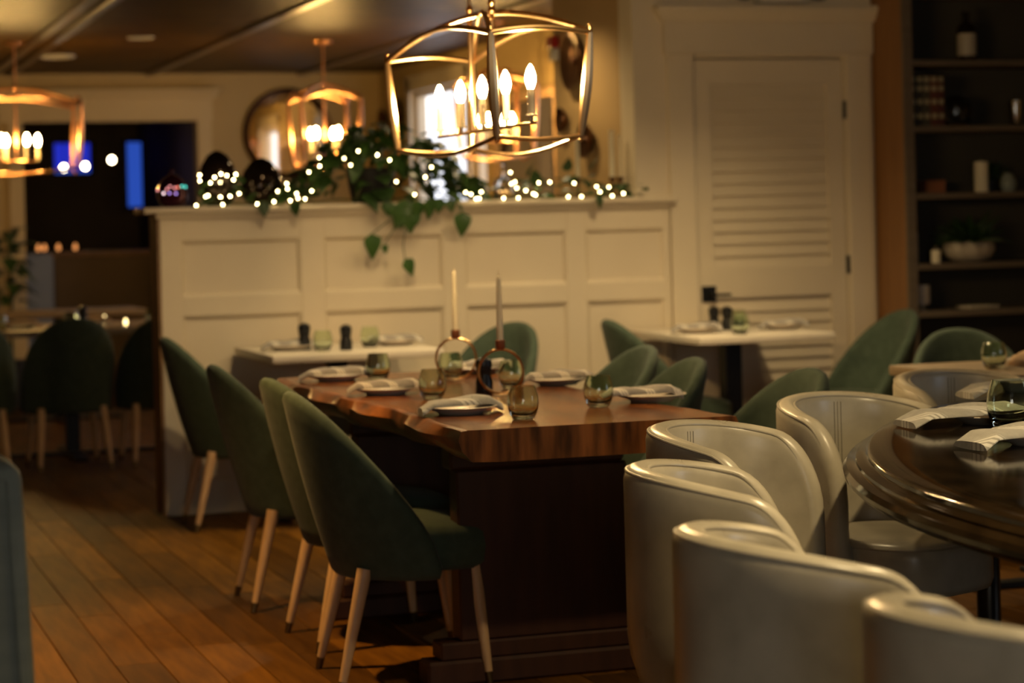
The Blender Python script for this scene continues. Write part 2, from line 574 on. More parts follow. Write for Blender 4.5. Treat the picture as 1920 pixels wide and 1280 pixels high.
# side wall at x = 4.6 with window openings
bm = B()
WT = 2.28
W1 = (15.02, 16.46, 0.75, 1.99)
W2 = (12.05, 13.0, 0.75, 1.99)
W3 = (13.95, 14.55, 0.75, 1.95)
ys = [11.46, W2[0], W2[1], W3[0] + .45, W3[1] + .22, W1[0] + .1, W1[1], YF]
for (a, b_) in ((11.46, W2[0]), (W2[1], 14.62), (14.92, W1[0]), (W1[1], YF)):
    box(bm, 4.6, 4.75, a, b_, 0, CEIL + .02)
for (a, b_) in ((W2[0], W2[1]), (14.62, 14.92), (W1[0], W1[1])):
    box(bm, 4.6, 4.75, a, b_, 0, .75)
    box(bm, 4.6, 4.75, a, b_, WT, CEIL + .02)
struct('wall_side', bm, M_wall)
for n, (a, b_) in enumerate(((W1[0], W1[1]), (W2[0], W2[1]))):
    wn = struct('window_%d' % (n + 1), box(B(), 4.71, 4.725, a, b_, .75, WT), M_window)
    bm = B()
    for yy in (a, b_ - .04):
        box(bm, 4.63, 4.70, yy, yy + .04, .75, WT)
    for zz in (.75, WT - .04):
        box(bm, 4.63, 4.70, a, b_, zz, zz + .04)
    obj('window_frame', bm, M_cream, wn, 0)
    bm = B()
    box(bm, 4.575, 4.60, a - .09, a, .66, WT + .10)
    box(bm, 4.575, 4.60, b_, b_ + .09, .66, WT + .10)
    box(bm, 4.575, 4.60, a - .12, b_ + .12, WT, WT + .12)
    box(bm, 4.55, 4.60, a - .12, b_ + .12, .66, .72)
    obj('casing', bm, M_cream, wn, 0)
wn = struct('window_4', box(B(), 4.71, 4.725, 14.62, 14.92, .75, WT), M_window)
bm = B()
box(bm, 4.63, 4.70, 14.62, 14.65, .75, WT)
box(bm, 4.63, 4.70, 14.89, 14.92, .75, WT)
obj('window_frame', bm, M_cream, wn, 0)

# ---- far wall with wide cased opening
bm = B()
box(bm, -3.05, 1.775, YF, YF + .15, 0, CEIL + .02)
box(bm, 3.12, 4.75, YF, YF + .15, 0, CEIL + .02)
box(bm, 1.775, 3.12, YF, YF + .15, 2.13, CEIL + .02)
struct('wall_far', bm, M_wall)
tr = struct('trim_2', box(B(), 1.60, 3.24, YF - .03, YF, 2.13, 2.30), M_farcase)
obj('casing', box(B(), 3.12, 3.23, YF - .025, YF, 0, 2.13), M_farcase, tr, 0)
obj('casing', box(B(), 1.665, 1.775, YF - .025, YF, 0, 2.13), M_farcase, tr, 0)
bm = B()
for k, (d, z0, z1) in enumerate(((.045, 2.30, 2.325), (.06, 2.325, 2.35), (.085, 2.35, 2.38))):
    box(bm, 1.60 - d * .6, 3.24 + d * .6, YF - .02 - d, YF, z0, z1, .005, 1)
obj('cornice', bm, M_farcase, tr, 0)
# room beyond the opening
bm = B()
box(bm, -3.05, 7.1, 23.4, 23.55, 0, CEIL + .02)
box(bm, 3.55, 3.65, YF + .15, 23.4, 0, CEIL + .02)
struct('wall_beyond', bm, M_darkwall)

# ---- door with louvres
dr = struct('door_1', box(B(), 4.245, 4.335, YW + .03, YW + .07, .01, 2.05), M_cream)
obj('stile', box(B(), 4.962, 5.045, YW + .03, YW + .07, .01, 2.05), M_cream, dr, 0)
for z0, z1 in ((1.93, 2.05), (.885, 1.03), (.01, .17)):
    obj('rail', box(B(), 4.335, 4.962, YW + .031, YW + .07, z0, z1), M_cream, dr, 0)
obj('backing', box(B(), 4.335, 4.962, YW + .066, YW + .074, .17, 1.93), M_cream, dr, 0)
bm = B()
lw = 4.962 - 4.335
bm_s = B()
vs = [bm_s.verts.new(p) for p in ((-lw / 2, .002, -.029), (lw / 2, .002, -.029), (lw / 2, .018, .031), (-lw / 2, .018, .031),
                                  (-lw / 2, .012, -.031), (lw / 2, .012, -.031), (lw / 2, .027, .029), (-lw / 2, .027, .029))]
for f in ((0, 1, 2, 3), (7, 6, 5, 4), (0, 4, 5, 1), (3, 2, 6, 7), (0, 3, 7, 4), (1, 5, 6, 2)):
    bm_s.faces.new([vs[k] for k in f])
slat_me = finish(bm_s, 0)
for z0, n, st in ((1.058, 15, .0593), (.20, 12, .0585)):
    for k in range(n):
        o = link('slat', slat_me, M_cream, dr)
        o.location = (4.6485, YW + .036, z0 + k * st)
hd = obj('handle', box(B(), 4.262, 4.338, YW + .020, YW + .031, .868, .946, .003, 1), M_black, dr, 0)
bm = B()
tube(bm, [(4.30, YW + .022, .905), (4.30, YW - .025, .905)], .011, 12)
box(bm, 4.29, 4.395, YW - .032, YW - .018, .897, .911, .003, 1)
obj('lever', bm, M_black, hd)
for zz in (1.80, 1.03):
    bm = B()
    lathe(bm, [(.011, -.045), (.011, .045)], 10, (5.055, YW + .018, zz))
    obj('hinge', bm, M_black, dr)
tr = struct('trim_1', box(B(), 4.10, 4.235, YW - .004, YW + .02, 0, 2.075, .003, 1), M_cream)
obj('casing', box(B(), 5.058, 5.19, YW - .004, YW + .02, 0, 2.075, .003, 1), M_cream, tr, 0)
obj('header', box(B(), 4.085, 5.205, YW - .012, YW + .02, 2.085, 2.235, .002, 1), M_cream, tr, 0)
obj('bead', box(B(), 4.085, 5.205, YW - .016, YW + .02, 2.075, 2.087, .003, 1), M_cream, tr, 0)
bm = B()
prof = [(0.0, 2.235), (.012, 2.235), (.03, 2.262), (.05, 2.29), (.05, 2.312), (0, 2.312)]
rows = []
for d, z in prof:
    rows.append([bm.verts.new(p) for p in ((4.085 - d, YW + .02, z), (4.085 - d, YW - .012 - d, z), (5.205 + d, YW - .012 - d, z), (5.205 + d, YW + .02, z))])
for a, b_ in zip(rows, rows[1:]):
    for k in range(3):
        bm.faces.new((a[k], a[k + 1], b_[k + 1], b_[k]))
obj('crown', bm, M_cream, tr, 0)

# ================================================================== BOOKCASE
XB0, XB1, YB = 5.21, 6.90, 9.755
bk = thing('bookcase', 'tall brown built-in bookcase with open shelves right of the louvred door', 'bookcase', (XB0, YB, 0))


def bl(bm_args, **k):
    x0, x1, y0, y1, z0, z1 = bm_args
    return box(B(), x0 - XB0, x1 - XB0, y0 - YB, y1 - YB, z0, z1, **k)


obj('side_panel', bl((XB0, XB0 + .022, YB + .02, YW + .018, 0, 2.49)), M_case, bk, 0)
obj('face_stile', bl((XB0 - .004, XB0 + .045, YB, YB + .02, 0, 2.49)), M_shelf, bk, 0)
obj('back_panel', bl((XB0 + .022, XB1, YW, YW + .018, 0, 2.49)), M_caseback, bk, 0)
obj('side_panel', bl((XB1 - .022, XB1, YB + .02, YW + .018, 0, 2.49)), M_case, bk, 0)
SH = [2.022, 1.700, 1.372, 1.027, .795, .42, .08]
for z in SH:
    obj('shelf', bl((XB0 + .022, XB1 - .022, YB + .004, YW, z - .028, z), bev=.002, seg=1), M_shelf, bk, 0)
obj('top_board', bl((XB0, XB1, YB + .004, YW, 2.345, 2.37)), M_case, bk, 0)

# shelf contents
YS = 9.90


def lathe_thing(name, label, cat, loc, parts, group=None, n=24):
    t = thing(name, label, cat, loc, 0, group)
    for pn, prof, m in parts:
        obj(pn, lathe(B(), prof, n), m, t)
    return t


lathe_thing('apothecary_bottle', 'dark bottle with a cream paper label on the top shelf', 'bottle', (5.637, YS, 2.0225), [
    ('body', [(0, 0), (.043, 0), (.046, .01), (.046, .155), (.036, .182), (.017, .20), (.016, .235), (.019, .237), (.019, .25), (0, .25)], M_dome),
    ('paper_label', [(.0466, .03), (.0470, .032), (.0470, .138), (.0466, .14)], M_ribpot)])
xs = 5.262
BW = [.036, .034, .04, .042, .036]
for i, bwid in enumerate(BW):
    h = [.262, .258, .25, .246, .24][i]
    t = thing('book', ['leftmost black book on the upper shelf beside the case side', 'second book from the left, black with faint bands on its spine',
                       'middle book of the five, dark with pale gilt squares', 'dark red book standing second from the glass orb',
                       'dark red book standing right against the glass orb'][i], 'book', (xs + bwid / 2, 9.88, 1.7005), 0, 'old books on the upper shelf')
    obj('cover', box(B(), -bwid / 2 + .001, bwid / 2 - .001, -.08, .08, 0, h, .004, 2), BOOKC[i], t)
    for zz in (.05, .12, .185, .23):
        obj('gilt_band', box(B(), -bwid / 2 + .007, bwid / 2 - .007, -.0812, -.0795, zz - .012, zz + .012), M_gilt, t, 0)
    xs += bwid
# glass orb
t = thing('glass_orb', 'clear glass fishing-float orb beside the old books', 'orb', (5.575, 9.9, 1.7005))
obj('orb', lathe(B(), [(0, 0), (.03, .003), (.062, .025), (.076, .07), (.076, .085), (.062, .125), (.03, .148), (0, .152)], 28), M_clear, t)
obj('ring_stand', tube(B(), [(.045 * cos(2 * pi * k / 20), .045 * sin(2 * pi * k / 20), .008) for k in range(20)], .006, 8, True), M_bronze, t)
lathe_thing('metal_tumbler', 'shiny silver tumbler catching light on the upper shelf', 'tumbler', (5.884, 9.87, 1.7005), [
    ('cup', [(0, 0), (.020, 0), (.022, .01), (.030, .125), (.028, .125), (.020, .012), (0, .010)], M_chrome)])
lathe_thing('pillar_candle', 'thick ivory pillar candle on the middle shelf', 'candle', (5.70, YS, 1.3725), [
    ('wax', [(0, 0), (.034, 0), (.035, .005), (.035, .148), (.030, .152), (.006, .146), (0, .146)], M_wax),
    ('wick', [(0, .146), (.0015, .146), (.0015, .163), (0, .163)], M_wick)])
lathe_thing('bud_vase', 'round grey vase beside the thick ivory candle', 'vase', (5.822, 9.85, 1.3725), [
    ('vase', [(0, 0), (.028, 0), (.04, .03), (.04, .05), (.025, .08), (.022, .09), (.019, .09), (.02, .08), (0, .075)], M_sage)])


def tuft(name_parent, n, r, h, m, zc, seed, leafname='leaf', sz=(.05, .012)):
    rnd = random.Random(seed)
    me = leaf_mesh(sz[0], sz[1])
    for k in range(n):
        a = rnd.random() * 2 * pi
        e = rnd.uniform(.25, 1.35)
        o = link(leafname, me, m, name_parent)
        o.location = (cos(a) * r * .25 * rnd.random(), sin(a) * r * .25 * rnd.random(), zc)
        o.rotation_euler = (0, -e, a)
        s = rnd.uniform(.75, 1.2) * h / sz[0]
        o.scale = (s, s, s)


def leaf_mesh(L=.08, W=.05, heart=False, droop=.25):
    bm = B()
    n = 6
    rows = []
    for i in range(n + 1):
        u = i / n
        if heart:
            ww = W * (sin(pi * min(1, (u * .92 + .08)) ** .62)) * .5
        else:
            ww = W * sin(pi * (u * .96 + .02)) * .5
        if i in (0, n):
            ww *= .25
        z = -droop * L * u * u
        rows.append([bm.verts.new((L * u, s * ww, z + (abs(s) * ww * .25))) for s in (-1, 0, 1)])
    for a, b_ in zip(rows, rows[1:]):
        for k in range(2):
            bm.faces.new((a[k], a[k + 1], b_[k + 1], b_[k]))
    bmesh.ops.recalc_face_normals(bm, faces=bm.faces)
    g = bmesh.ops.solidify(bm, geom=list(bm.faces), thickness=.0012)
    return finish(bm, 50)


t = thing('potted_fern', 'small dark leafy plant behind the ivory pillar candle', 'plant', (5.80, 9.98, 1.3725))
obj('pot', lathe(B(), [(0, 0), (.03, 0), (.038, .06), (.034, .06), (0, .05)], 20), M_pot, t)
tuft(t, 26, .05, .10, M_leaf2, .06, 5)
t = thing('potted_fern', 'dark bushy plant in a cream ribbed bowl on the shelf', 'plant', (5.622, 9.90, 1.0275))
bm = B()
nn = 56
prof = [(.07, 0), (.112, .025), (.128, .055), (.125, .085), (.115, .10), (.105, .098), (.10, .08)]
rings = []
for r, z in prof:
    rings.append([bm.verts.new(((r * (1 + (.035 if k % 4 < 2 else 0))) * cos(2 * pi * k / nn), (r * .85 * (1 + (.035 if k % 4 < 2 else 0))) * sin(2 * pi * k / nn), z)) for k in range(nn)])
for a, b_ in zip(rings, rings[1:]):
    for k in range(nn):
        bm.faces.new((a[k], a[(k + 1) % nn], b_[(k + 1) % nn], b_[k]))
bm.faces.new(rings[0])
bm.faces.new(rings[-1])
obj('ribbed_bowl', bm, M_ribpot, t, 60)
tuft(t, 70, .25, .15, M_leaf2, .09, 9)
lathe_thing('votive_candle', 'short ivory candle left of the ribbed bowl', 'candle', (5.413, 9.86, 1.0275), [
    ('wax', [(0, 0), (.023, 0), (.024, .004), (.024, .062), (.02, .065), (0, .06)], M_wax),
    ('wick', [(0, .06), (.0015, .06), (.0015, .08), (0, .08)], M_wick)])
lathe_thing('cylinder_vase', 'tall grey green cylinder vase against the bookcase side', 'vase', (5.315, 9.92, 1.0275), [
    ('vase', [(0, 0), (.03, 0), (.031, .15), (.028, .15), (.027, .01), (0, .01)], M_sage)])
lathe_thing('footed_candle_jar', 'pale footed candle jar on the lower shelf', 'candle jar', (5.345, 9.88, .7955), [
    ('foot', [(0, 0), (.026, 0), (.026, .004), (.007, .010), (.006, .024), (.01, .028), (0, .028)], M_ribpot),
    ('jar', [(0, .028), (.03, .030), (.036, .04), (.036, .125), (.032, .125), (.032, .10), (0, .10)], M_plate)])
t = thing('folded_book', 'thin open book lying flat on the lower shelf', 'book', (5.65, 9.88, .7955), radians(6))
obj('pages', box(B(), -.09, .09, -.06, .06, .002, .016, .004, 2), M_ribpot, t)
obj('cover', box(B(), -.095, .095, -.065, .065, 0, .003), BOOKC[2], t, 0)
t = thing('trinket_box', 'small reddish wooden box on the middle shelf', 'box', (5.45, 9.95, 1.3725))
obj('box_body', box(B(), -.055, .055, -.04, .04, 0, .05, .003, 1), M_terra, t, 0)
obj('lid', box(B(), -.058, .058, -.043, .043, .05, .064, .003, 1), M_terra, t, 0)
lathe_thing('blue_grey_jar', 'small blue grey jar at the left end of the middle shelf', 'jar', (5.29, 9.88, 1.3725), [
    ('jar', [(0, 0), (.022, 0), (.03, .02), (.03, .055), (.018, .07), (.018, .08), (0, .08)], M_greyf)])
t = thing('framed_picture', 'small dark framed picture leaning at the left of the middle shelf', 'frame', (5.345, 9.99, 1.3725))
obj('frame', box(B(), -.035, .035, -.008, .008, 0, .15, .003, 1), M_terra, t, 0)
obj('picture', box(B(), -.027, .027, -.0095, -.0075, .012, .138), M_leaf2, t, 0)
lathe_thing('small_bottle', 'small pale bottle low behind the far right table', 'bottle', (5.43, 9.90, .4205), [
    ('body', [(0, 0), (.03, 0), (.033, .01), (.033, .07), (.012, .09), (.012, .11), (0, .11)], M_ribpot)])

# emergency light over the door
t = thing('emergency_light', 'white emergency light box high on the wall over the door', 'light fixture', (4.705, YW + .02, 2.325))
obj('housing', box(B(), -.135, .135, -.075, 0, 0, .11, .008, 2), M_offwhite, t)
for sx in (-.20, .20):
    bm = lathe(B(), [(0, 0), (.045, 0), (.05, .03), (.05, .05), (0, .05)], 20)
    bmesh.ops.rotate(bm, verts=bm.verts, cent=(0, 0, 0), matrix=Matrix.Rotation(radians(90), 3, 'X'))
    bmesh.ops.translate(bm, verts=bm.verts, vec=(sx, -.02, .06))
    obj('lamp_head', bm, M_black, t)

# ================================================================== FURNITURE
# ---- green velvet dining chair (local +X is the front)


def make_dining_chair(label, group):
    t = thing('dining_chair', label, 'chair', (0, 0, 0), 0, group)
    bm = B()
    I, J = 28, 12
    G = []
    zb, ztop = .325, .808
    for i in range(I + 1):
        tt = -1 + 2 * i / I
        tt = math.copysign(1 - (1 - abs(tt)) ** 1.25, tt)
        S = abs(sin(tt * pi / 2))
        zr = .40 + (ztop - .40) * max(0.0, 1 - S ** 2.3) ** .36
        row = []
        for j in range(J + 1):
            v = j / J
            z = zb + (zr - zb) * v
            q = (z - zb) / (ztop - zb)
            W = .240 * (1 - .05 * (1 - q) ** 2)
            d = .235
            xx = -d * cos(tt * pi / 2) + .02 - .092 * q ** 1.1 + .035 * (1 - q) ** 2.5
            yy = W * sin(tt * pi / 2)
            row.append((xx, yy, z))
        G.append(row)
    thick_shell(bm, G, .042, 4)
    obj('backrest', bm, M_green, t, 70)
    # seat: rounded cushion
    bm = B()
    N = 40
    rings = []
    for (sc, z) in ((.80, .325), (.95, .325), (1.0, .342), (1.015, .385), (1.0, .425), (.96, .445), (.86, .456), (.5, .462)):
        ring = []
        for k in range(N):
            a = 2 * pi * k / N
            ca, sa = cos(a), sin(a)
            p = 3.2
            rr = (abs(ca) ** p + abs(sa) ** p) ** (-1 / p)
            xx = rr * ca * .205 * sc
            yy = rr * sa * .205 * sc
            ring.append(bm.verts.new((xx + .05, yy * (1 + .06 * ca), z - (.012 * max(0, ca) if z > .43 else 0))))
        rings.append(ring)
    for a_, b_ in zip(rings, rings[1:]):
        for k in range(N):
            bm.faces.new((a_[k], a_[(k + 1) % N], b_[(k + 1) % N], b_[k]))
    bm.faces.new(rings[0])
    bm.faces.new(rings[-1])
    obj('seat', bm, M_green, t, 70)
    for sx in (-1, 1):
        for sy in (-1, 1):
            bm = B()
            top = Vector((.175 * sx if sx > 0 else -.135, .165 * sy, .338))
            bot = Vector((.205 * sx if sx > 0 else -.208, .19 * sy, .034))
            tube(bm, [top, top.lerp(bot, .5), bot], [.022, .0175, .012], 12)
            lg = obj('leg', bm, M_legwood, t, 60)
            bm = B()
            end = bot + (bot - top).normalized() * .0335
            end.z = 0.0005
            tube(bm, [bot, end], [.0122, .010], 12)
            obj('leg_tip', bm, M_tip, lg, 60)
    return t


GD = 'green velvet chairs'
ch0 = make_dining_chair('nearest green velvet chair on the left side of the wooden table', GD)
ch0.location = (1.665, 6.205, 0)
ch0.rotation_euler = (0, 0, radians(-4))
CH = [
    (1.725, 6.83, 2, 'green velvet chair tucked just behind the nearest chair, left side of the wooden table'),
    (1.70, 7.60, -3, 'green velvet chair at the far left end of the wooden table, third from the camera'),
    (2.64, 6.12, 184, 'green velvet chair right of the wooden table, partly behind the cream tub chairs'),
    (2.56, 6.86, 178, 'green velvet chair at the middle of the wooden table on its right side'),
    (2.68, 7.58, 183, 'green velvet chair at the far right end of the wooden table'),
    (1.87, 9.66, -2, 'green velvet chair at the left end of the white table by the half wall'),
    (2.93, 9.58, 212, 'green velvet chair at the right end of the left white table, behind the candles'),
    (3.90, 9.62, -4, 'green velvet chair against the half wall, left of the table by the door'),
    (4.72, 9.42, 184, 'dark green velvet chair by the bookcase, right of the table by the door'),
    (4.30, 7.50, 258, 'green velvet chair behind the small table at the right edge'),
    (1.47, 12.42, 93, 'dark green chair seen from behind in the left passage'),
    (.95, 12.50, 88, 'dark green chair cut by the left picture edge in the passage'),
    (1.985, 12.44, 92, 'dark green chair half hidden by the half wall end'),
]
for x, y, rz, lb in CH:
    dup(ch0, (x, y, 0), radians(rz), lb, GD)

# ---- cream leather tub chair (local +X is the front)


def make_tub_chair(label, group):
    t = thing('tub_chair', label, 'chair', (0, 0, 0), 0, group)
    R = .235
    ARM = .055
    arc = pi * R
    tot = arc + 2 * ARM
    TH = .054

    def plan(s, k):
        # s in 0..1 along the U from the near arm to the far arm; k scales radius
        d = s * tot
        if d < ARM:
            return (ARM - d, -R * k)
        if d > tot - ARM:
            return (d - (tot - ARM), R * k)
        a = (d - ARM) / R
        return (-R * k * sin(a), -R * k * cos(a))
    bm = B()
    I, J = 56, 12
    G = []
    zb = .335
    rim_o, rim_i = [], []
    for i in range(I + 1):
        u = 2 * i / I - 1
        s = .5 + .5 * math.copysign(1 - (1 - abs(u)) ** 1.45, u)
        m = abs(2 * s - 1)
        zr = .788 - .062 * m ** 2.2
        e = max(0.0, (m - .78) / .22)
        zr -= .16 * (1 - sqrt(max(0, 1 - e * e)))
        row = []
        for j in range(J + 1):
            z = zb + (zr - zb) * (j / J)
            k = 1 - .30 * max(0, (.50 - z) / .17) ** 2.2
            px_, py_ = plan(s, k)
            row.append((px_ - .0, py_, z))
        G.append(row)
    thick_shell(bm, G, TH, 6)
    sh = obj('shell', bm, M_leather, t, 70)
    # piping along both edges of the padded rim
    for sg, nm in ((-1, 'piping'), (1, 'piping')):
        pts = []
        for i in range(1, I):
            p0, p1 = Vector(G[i][J]), Vector(G[i][J - 1])
            du = Vector(G[i + 1][J]) - Vector(G[i - 1][J])
            n = du.cross(p0 - p1).normalized()
            d = (p0 - p1).normalized()
            pts.append(p0 + n * (sg * TH * .40) + d * (TH * .30))
        obj(nm, tube(B(), pts, .0034, 8), M_piping, sh)
    # twin seam of the inner back
    bm = B()
    for off in (-1, 0, 1):
        pts = []
        for j in range(3, J + 1):
            ii = I // 2 + 4
            p = Vector(G[ii][j])
            du = (Vector(G[ii + 1][j]) - Vector(G[ii - 1][j]))
            n = du.cross(Vector(G[ii][j]) - Vector(G[ii][j - 1])).normalized()
            c = Vector((0, 0, p.z))
            inn = n if (p + n).length < (p - n).length else -n
            pts.append(p + inn * (TH * .503) + du.normalized() * off * .010)
        tube(bm, pts, .0012 if off else .0008, 5)
    obj('seam', bm, M_thread, sh)
    # seat cushion
    bm = B()
    N = 48
    rings = []
    for sc, z in ((.86, .325), (.97, .33), (1.0, .35), (1.0, .425), (.985, .452), (.93, .466), (.6, .474)):
        ring = []
        for k in range(N):
            a = 2 * pi * k / N
            ca, sa = cos(a), sin(a)
            p = 2.0 if ca < 0 else 3.4
            rr = (abs(ca) ** p + abs(sa) ** p) ** (-1 / p)
            xx = rr * ca * (.20 if ca < 0 else .265) * sc
            yy = rr * sa * .205 * sc * (1.0 if ca < .3 else 1.0)
            ring.append(bm.verts.new((xx + .01, yy, z)))
        rings.append(ring)
    for a_, b_ in zip(rings, rings[1:]):
        for k in range(N):
            bm.faces.new((a_[k], a_[(k + 1) % N], b_[(k + 1) % N], b_[k]))
    bm.faces.new(rings[0])
    bm.faces.new(rings[-1])
    st = obj('seat', bm, M_leather, t, 70)
    pts = [Vector(v) for v in []]
    for k in range(N):
        a = 2 * pi * k / N
        ca, sa = cos(a), sin(a)
        p = 2.0 if ca < 0 else 3.4
        rr = (abs(ca) ** p + abs(sa) ** p) ** (-1 / p)
        pts.append((rr * ca * (.20 if ca < 0 else .265) * .985 + .01, rr * sa * .205 * .985, .452))
    obj('piping', tube(B(), pts, .004, 6, True), M_piping, st)
    obj('swivel_base', lathe(B(), [(0, 0), (.205, 0), (.21, .008), (.20, .02), (.05, .04), (.035, .06), (.035, .30), (.12, .325), (0, .325)], 32), M_plinth, t)
    return t


GT = 'cream leather tub chairs'
tb0 = make_tub_chair('cream leather tub chair in the middle of the row, its whole curved back in view', GT)
tb0.location = (1.56, 3.17, 0)
tb0.rotation_euler = (0, 0, radians(-4))
TB = [
    (1.53, 2.46, 8, 'nearest cream leather tub chair, cut by the bottom right corner'),
    (1.80, 4.01, -20, 'leftmost cream tub chair, next to the wooden table legs, second from the camera'),
    (2.13, 4.73, -42, 'cream leather tub chair nearest the wooden table corner'),
    (2.70, 5.25, -66, 'cream leather tub chair with its seat in view beside the stone table'),
    (3.34, 5.82, -72, 'farthest cream leather tub chair, behind the napkins on the stone table'),
]
for x, y, rz, lb in TB:
    dup(tb0, (x, y, 0), radians(rz), lb, GT)

# ---- oval stone-topped table with stepped edge
TA, TBb, TROT = 2.05, 1.36, radians(66)
tt = thing('oval_table', 'dark polished stone oval table with a stepped moulded edge', 'table', (3.44, 3.88, 0), TROT)
bm = B()
N = 120
prof = [(-.20, .690), (-.09, .690), (-.035, .694), (-.012, .702), (0, .714), (.002, .724), (-.006, .734), (-.022, .739), (-.026, .742), (-.028, .747),
        (-.036, .750), (-.046, .752), (-.050, .755), (-.051, .762), (-.055, .767), (-.062, .770), (-.12, .770)]
rings = []
for d, z in prof:
    rings.append([bm.verts.new(((TA + d) * cos(2 * pi * k / N), (TBb + d) * sin(2 * pi * k / N), z)) for k in range(N)])
for a_, b_ in zip(rings, rings[1:]):
    for k in range(N):
        bm.faces.new((a_[k], a_[(k + 1) % N], b_[(k + 1) % N], b_[k]))
bm.faces.new(rings[0])
bm.faces.new(rings[-1])
obj('tabletop', bm, M_stone, tt, 30)
for sx in (-.85, .85):
    obj('pedestal', lathe(B(), [(0, 0), (.36, 0), (.36, .03), (.22, .06), (.13, .12), (.11, .40), (.14, .58), (.28, .66), (.30, .69), (0, .69)], 32, (sx, 0, 0)), M_trestle, tt)

# ---- slab dining table
SX0, SX1, SY0, SY1 = 1.645, 2.395, 5.50, 7.75
st = thing('slab_table', 'long wooden slab table with a thick live edge, set for six', 'table', ((SX0 + SX1) / 2, (SY0 + SY1) / 2, 0))
cx0, cy0 = (SX0 + SX1) / 2, (SY0 + SY1) / 2
bm = B()
NY = 46
rnd = random.Random(4)
ph = [rnd.random() * 6 for _ in range(8)]


def live(y, s):
    return .010 * sin(y * 3.1 + ph[0] + s) + .005 * sin(y * 7.3 + ph[1] + 2 * s) + .004 * sin(y * 19 + ph[2] + s)


top, mid, bot = [], [], []
secs = []
for i in range(NY + 1):
    y = SY0 + (SY1 - SY0) * i / NY
    l = SX0 + live(y, 0)
    r = SX1 + live(y, 2.2)
    w_ = .012 * sin(y * 11) + .012
    w2 = .012 * sin(y * 9 + 1) + .012
    if i in (0,):
        w_ = w2 = .0
    sec = [(l, .76), (l + .003, .7565), (r - .003, .7565), (r, .76)]
    pts = [(l + .02, .76), (l + .002, .758), (l - .006 - w_, .735), (l + .004, .705), (l + .03 + w_, .678), (l + .10, .675),
           (r - .10, .675), (r - .03 - w2, .678), (r - .004, .705), (r + .006 + w2, .735), (r - .002, .758), (r - .02, .76)]
    secs.append([bm.verts.new((p[0] - cx0, y - cy0, p[1])) for p in pts])
for a_, b_ in zip(secs, secs[1:]):
    n = len(a_)
    for k in range(n):
        f = bm.faces.new((a_[k], b_[k], b_[(k + 1) % n], a_[(k + 1) % n]))
        f.material_index = 0 if k == n - 1 else 1
for q in (secs[0], secs[-1]):
    f = bm.faces.new(q)
    f.material_index = 1
o = obj('tabletop', bm, None, st, 45)
o.data.materials.append(M_slab)
o.data.materials.append(M_slabedge)
for yy in (6.05, 7.2):
    bm = B()
    box(bm, -.34, .34, yy - cy0 - .05, yy - cy0 + .05, 0, .07, .008, 1)
    box(bm, -.30, .30, yy - cy0 - .045, yy - cy0 + .045, .07, .12, .006, 1)
    box(bm, -.24, .27, yy - cy0 - .04, yy - cy0 + .04, .12, .60, .006, 1)
    box(bm, -.26, .26, yy - cy0 - .045, yy - cy0 + .045, .60, .675, .008, 1)
    obj('trestle', bm, M_trestle, st, 0)
obj('stretcher', box(B(), -.05, .05, 6.09 - cy0, 7.16 - cy0, .24, .36, .006, 1), M_trestle, st, 0)


# ---- white laminate tables
def white_table(label, x0, x1, y0, y1, group='small white tables', z=.75, m=None):
    cx, cy = (x0 + x1) / 2, (y0 + y1) / 2
    t = thing('cafe_table', label, 'table', (cx, cy, 0), 0, group)
    hx, hy = (x1 - x0) / 2, (y1 - y0) / 2
    obj('tabletop', box(B(), -hx, hx, -hy, hy, z - .034, z, .004, 2), m or M_white, t)
    obj('column', box(B(), -.04, .04, -.04, .04, .02, z - .034), M_black, t, 0)
    bm = B()
    box(bm, -hx * .8, hx * .8, -.04, .04, 0, .022, .004, 1)
    box(bm, -.04, .04, -hy * .8, hy * .8, 0, .0215, .004, 1)
    obj('foot', bm, M_black, t, 0)
    bm = B()
    box(bm, -hx * .6, hx * .6, -.025, .025, z - .05, z - .034)
    obj('top_bracket', bm, M_black, t, 0)
    return t


white_table('small white table against the panelled half wall, behind the wooden table', 1.945, 2.695, 9.235, 10.065)
white_table('small white table in front of the louvred door', 3.865, 4.53, 9.20, 10.055)
white_table('small white table at the right edge, beyond the cream tub chairs', 3.70, 4.70, 6.42, 7.10, m=M_topwood_dimwhite)  # white top given a darker material to stand in for dimmer light
white_table('dim table in the left passage behind the dark chairs', .70, 2.45, 12.62, 13.62, 'tables in the far passage', .745, M_topwood_dimwhite)
white_table('far table deep in the left passage, near the opening', 1.25, 2.35, 15.2, 15.9, 'tables in the far passage', .75, M_topwood_dimwhite)
white_table('pale table seen through the wide opening in the next room', 2.55, 3.35, 20.6, 21.3, 'tables in the far passage', .78, M_greyf)

# ================================================================== TABLEWARE


def make_plate(label):
    t = thing('plate', label, 'plate', (0, 0, 0), 0, 'stoneware plates')
    obj('plate', lathe(B(), [(0, .004), (.055, .004), (.055, 0), (.060, 0), (.066, .006), (.100, .019), (.103, .021), (.101, .0225), (.068, .0105), (.055, .008), (0, .008)], 40), M_plate, t, 60)
    return t


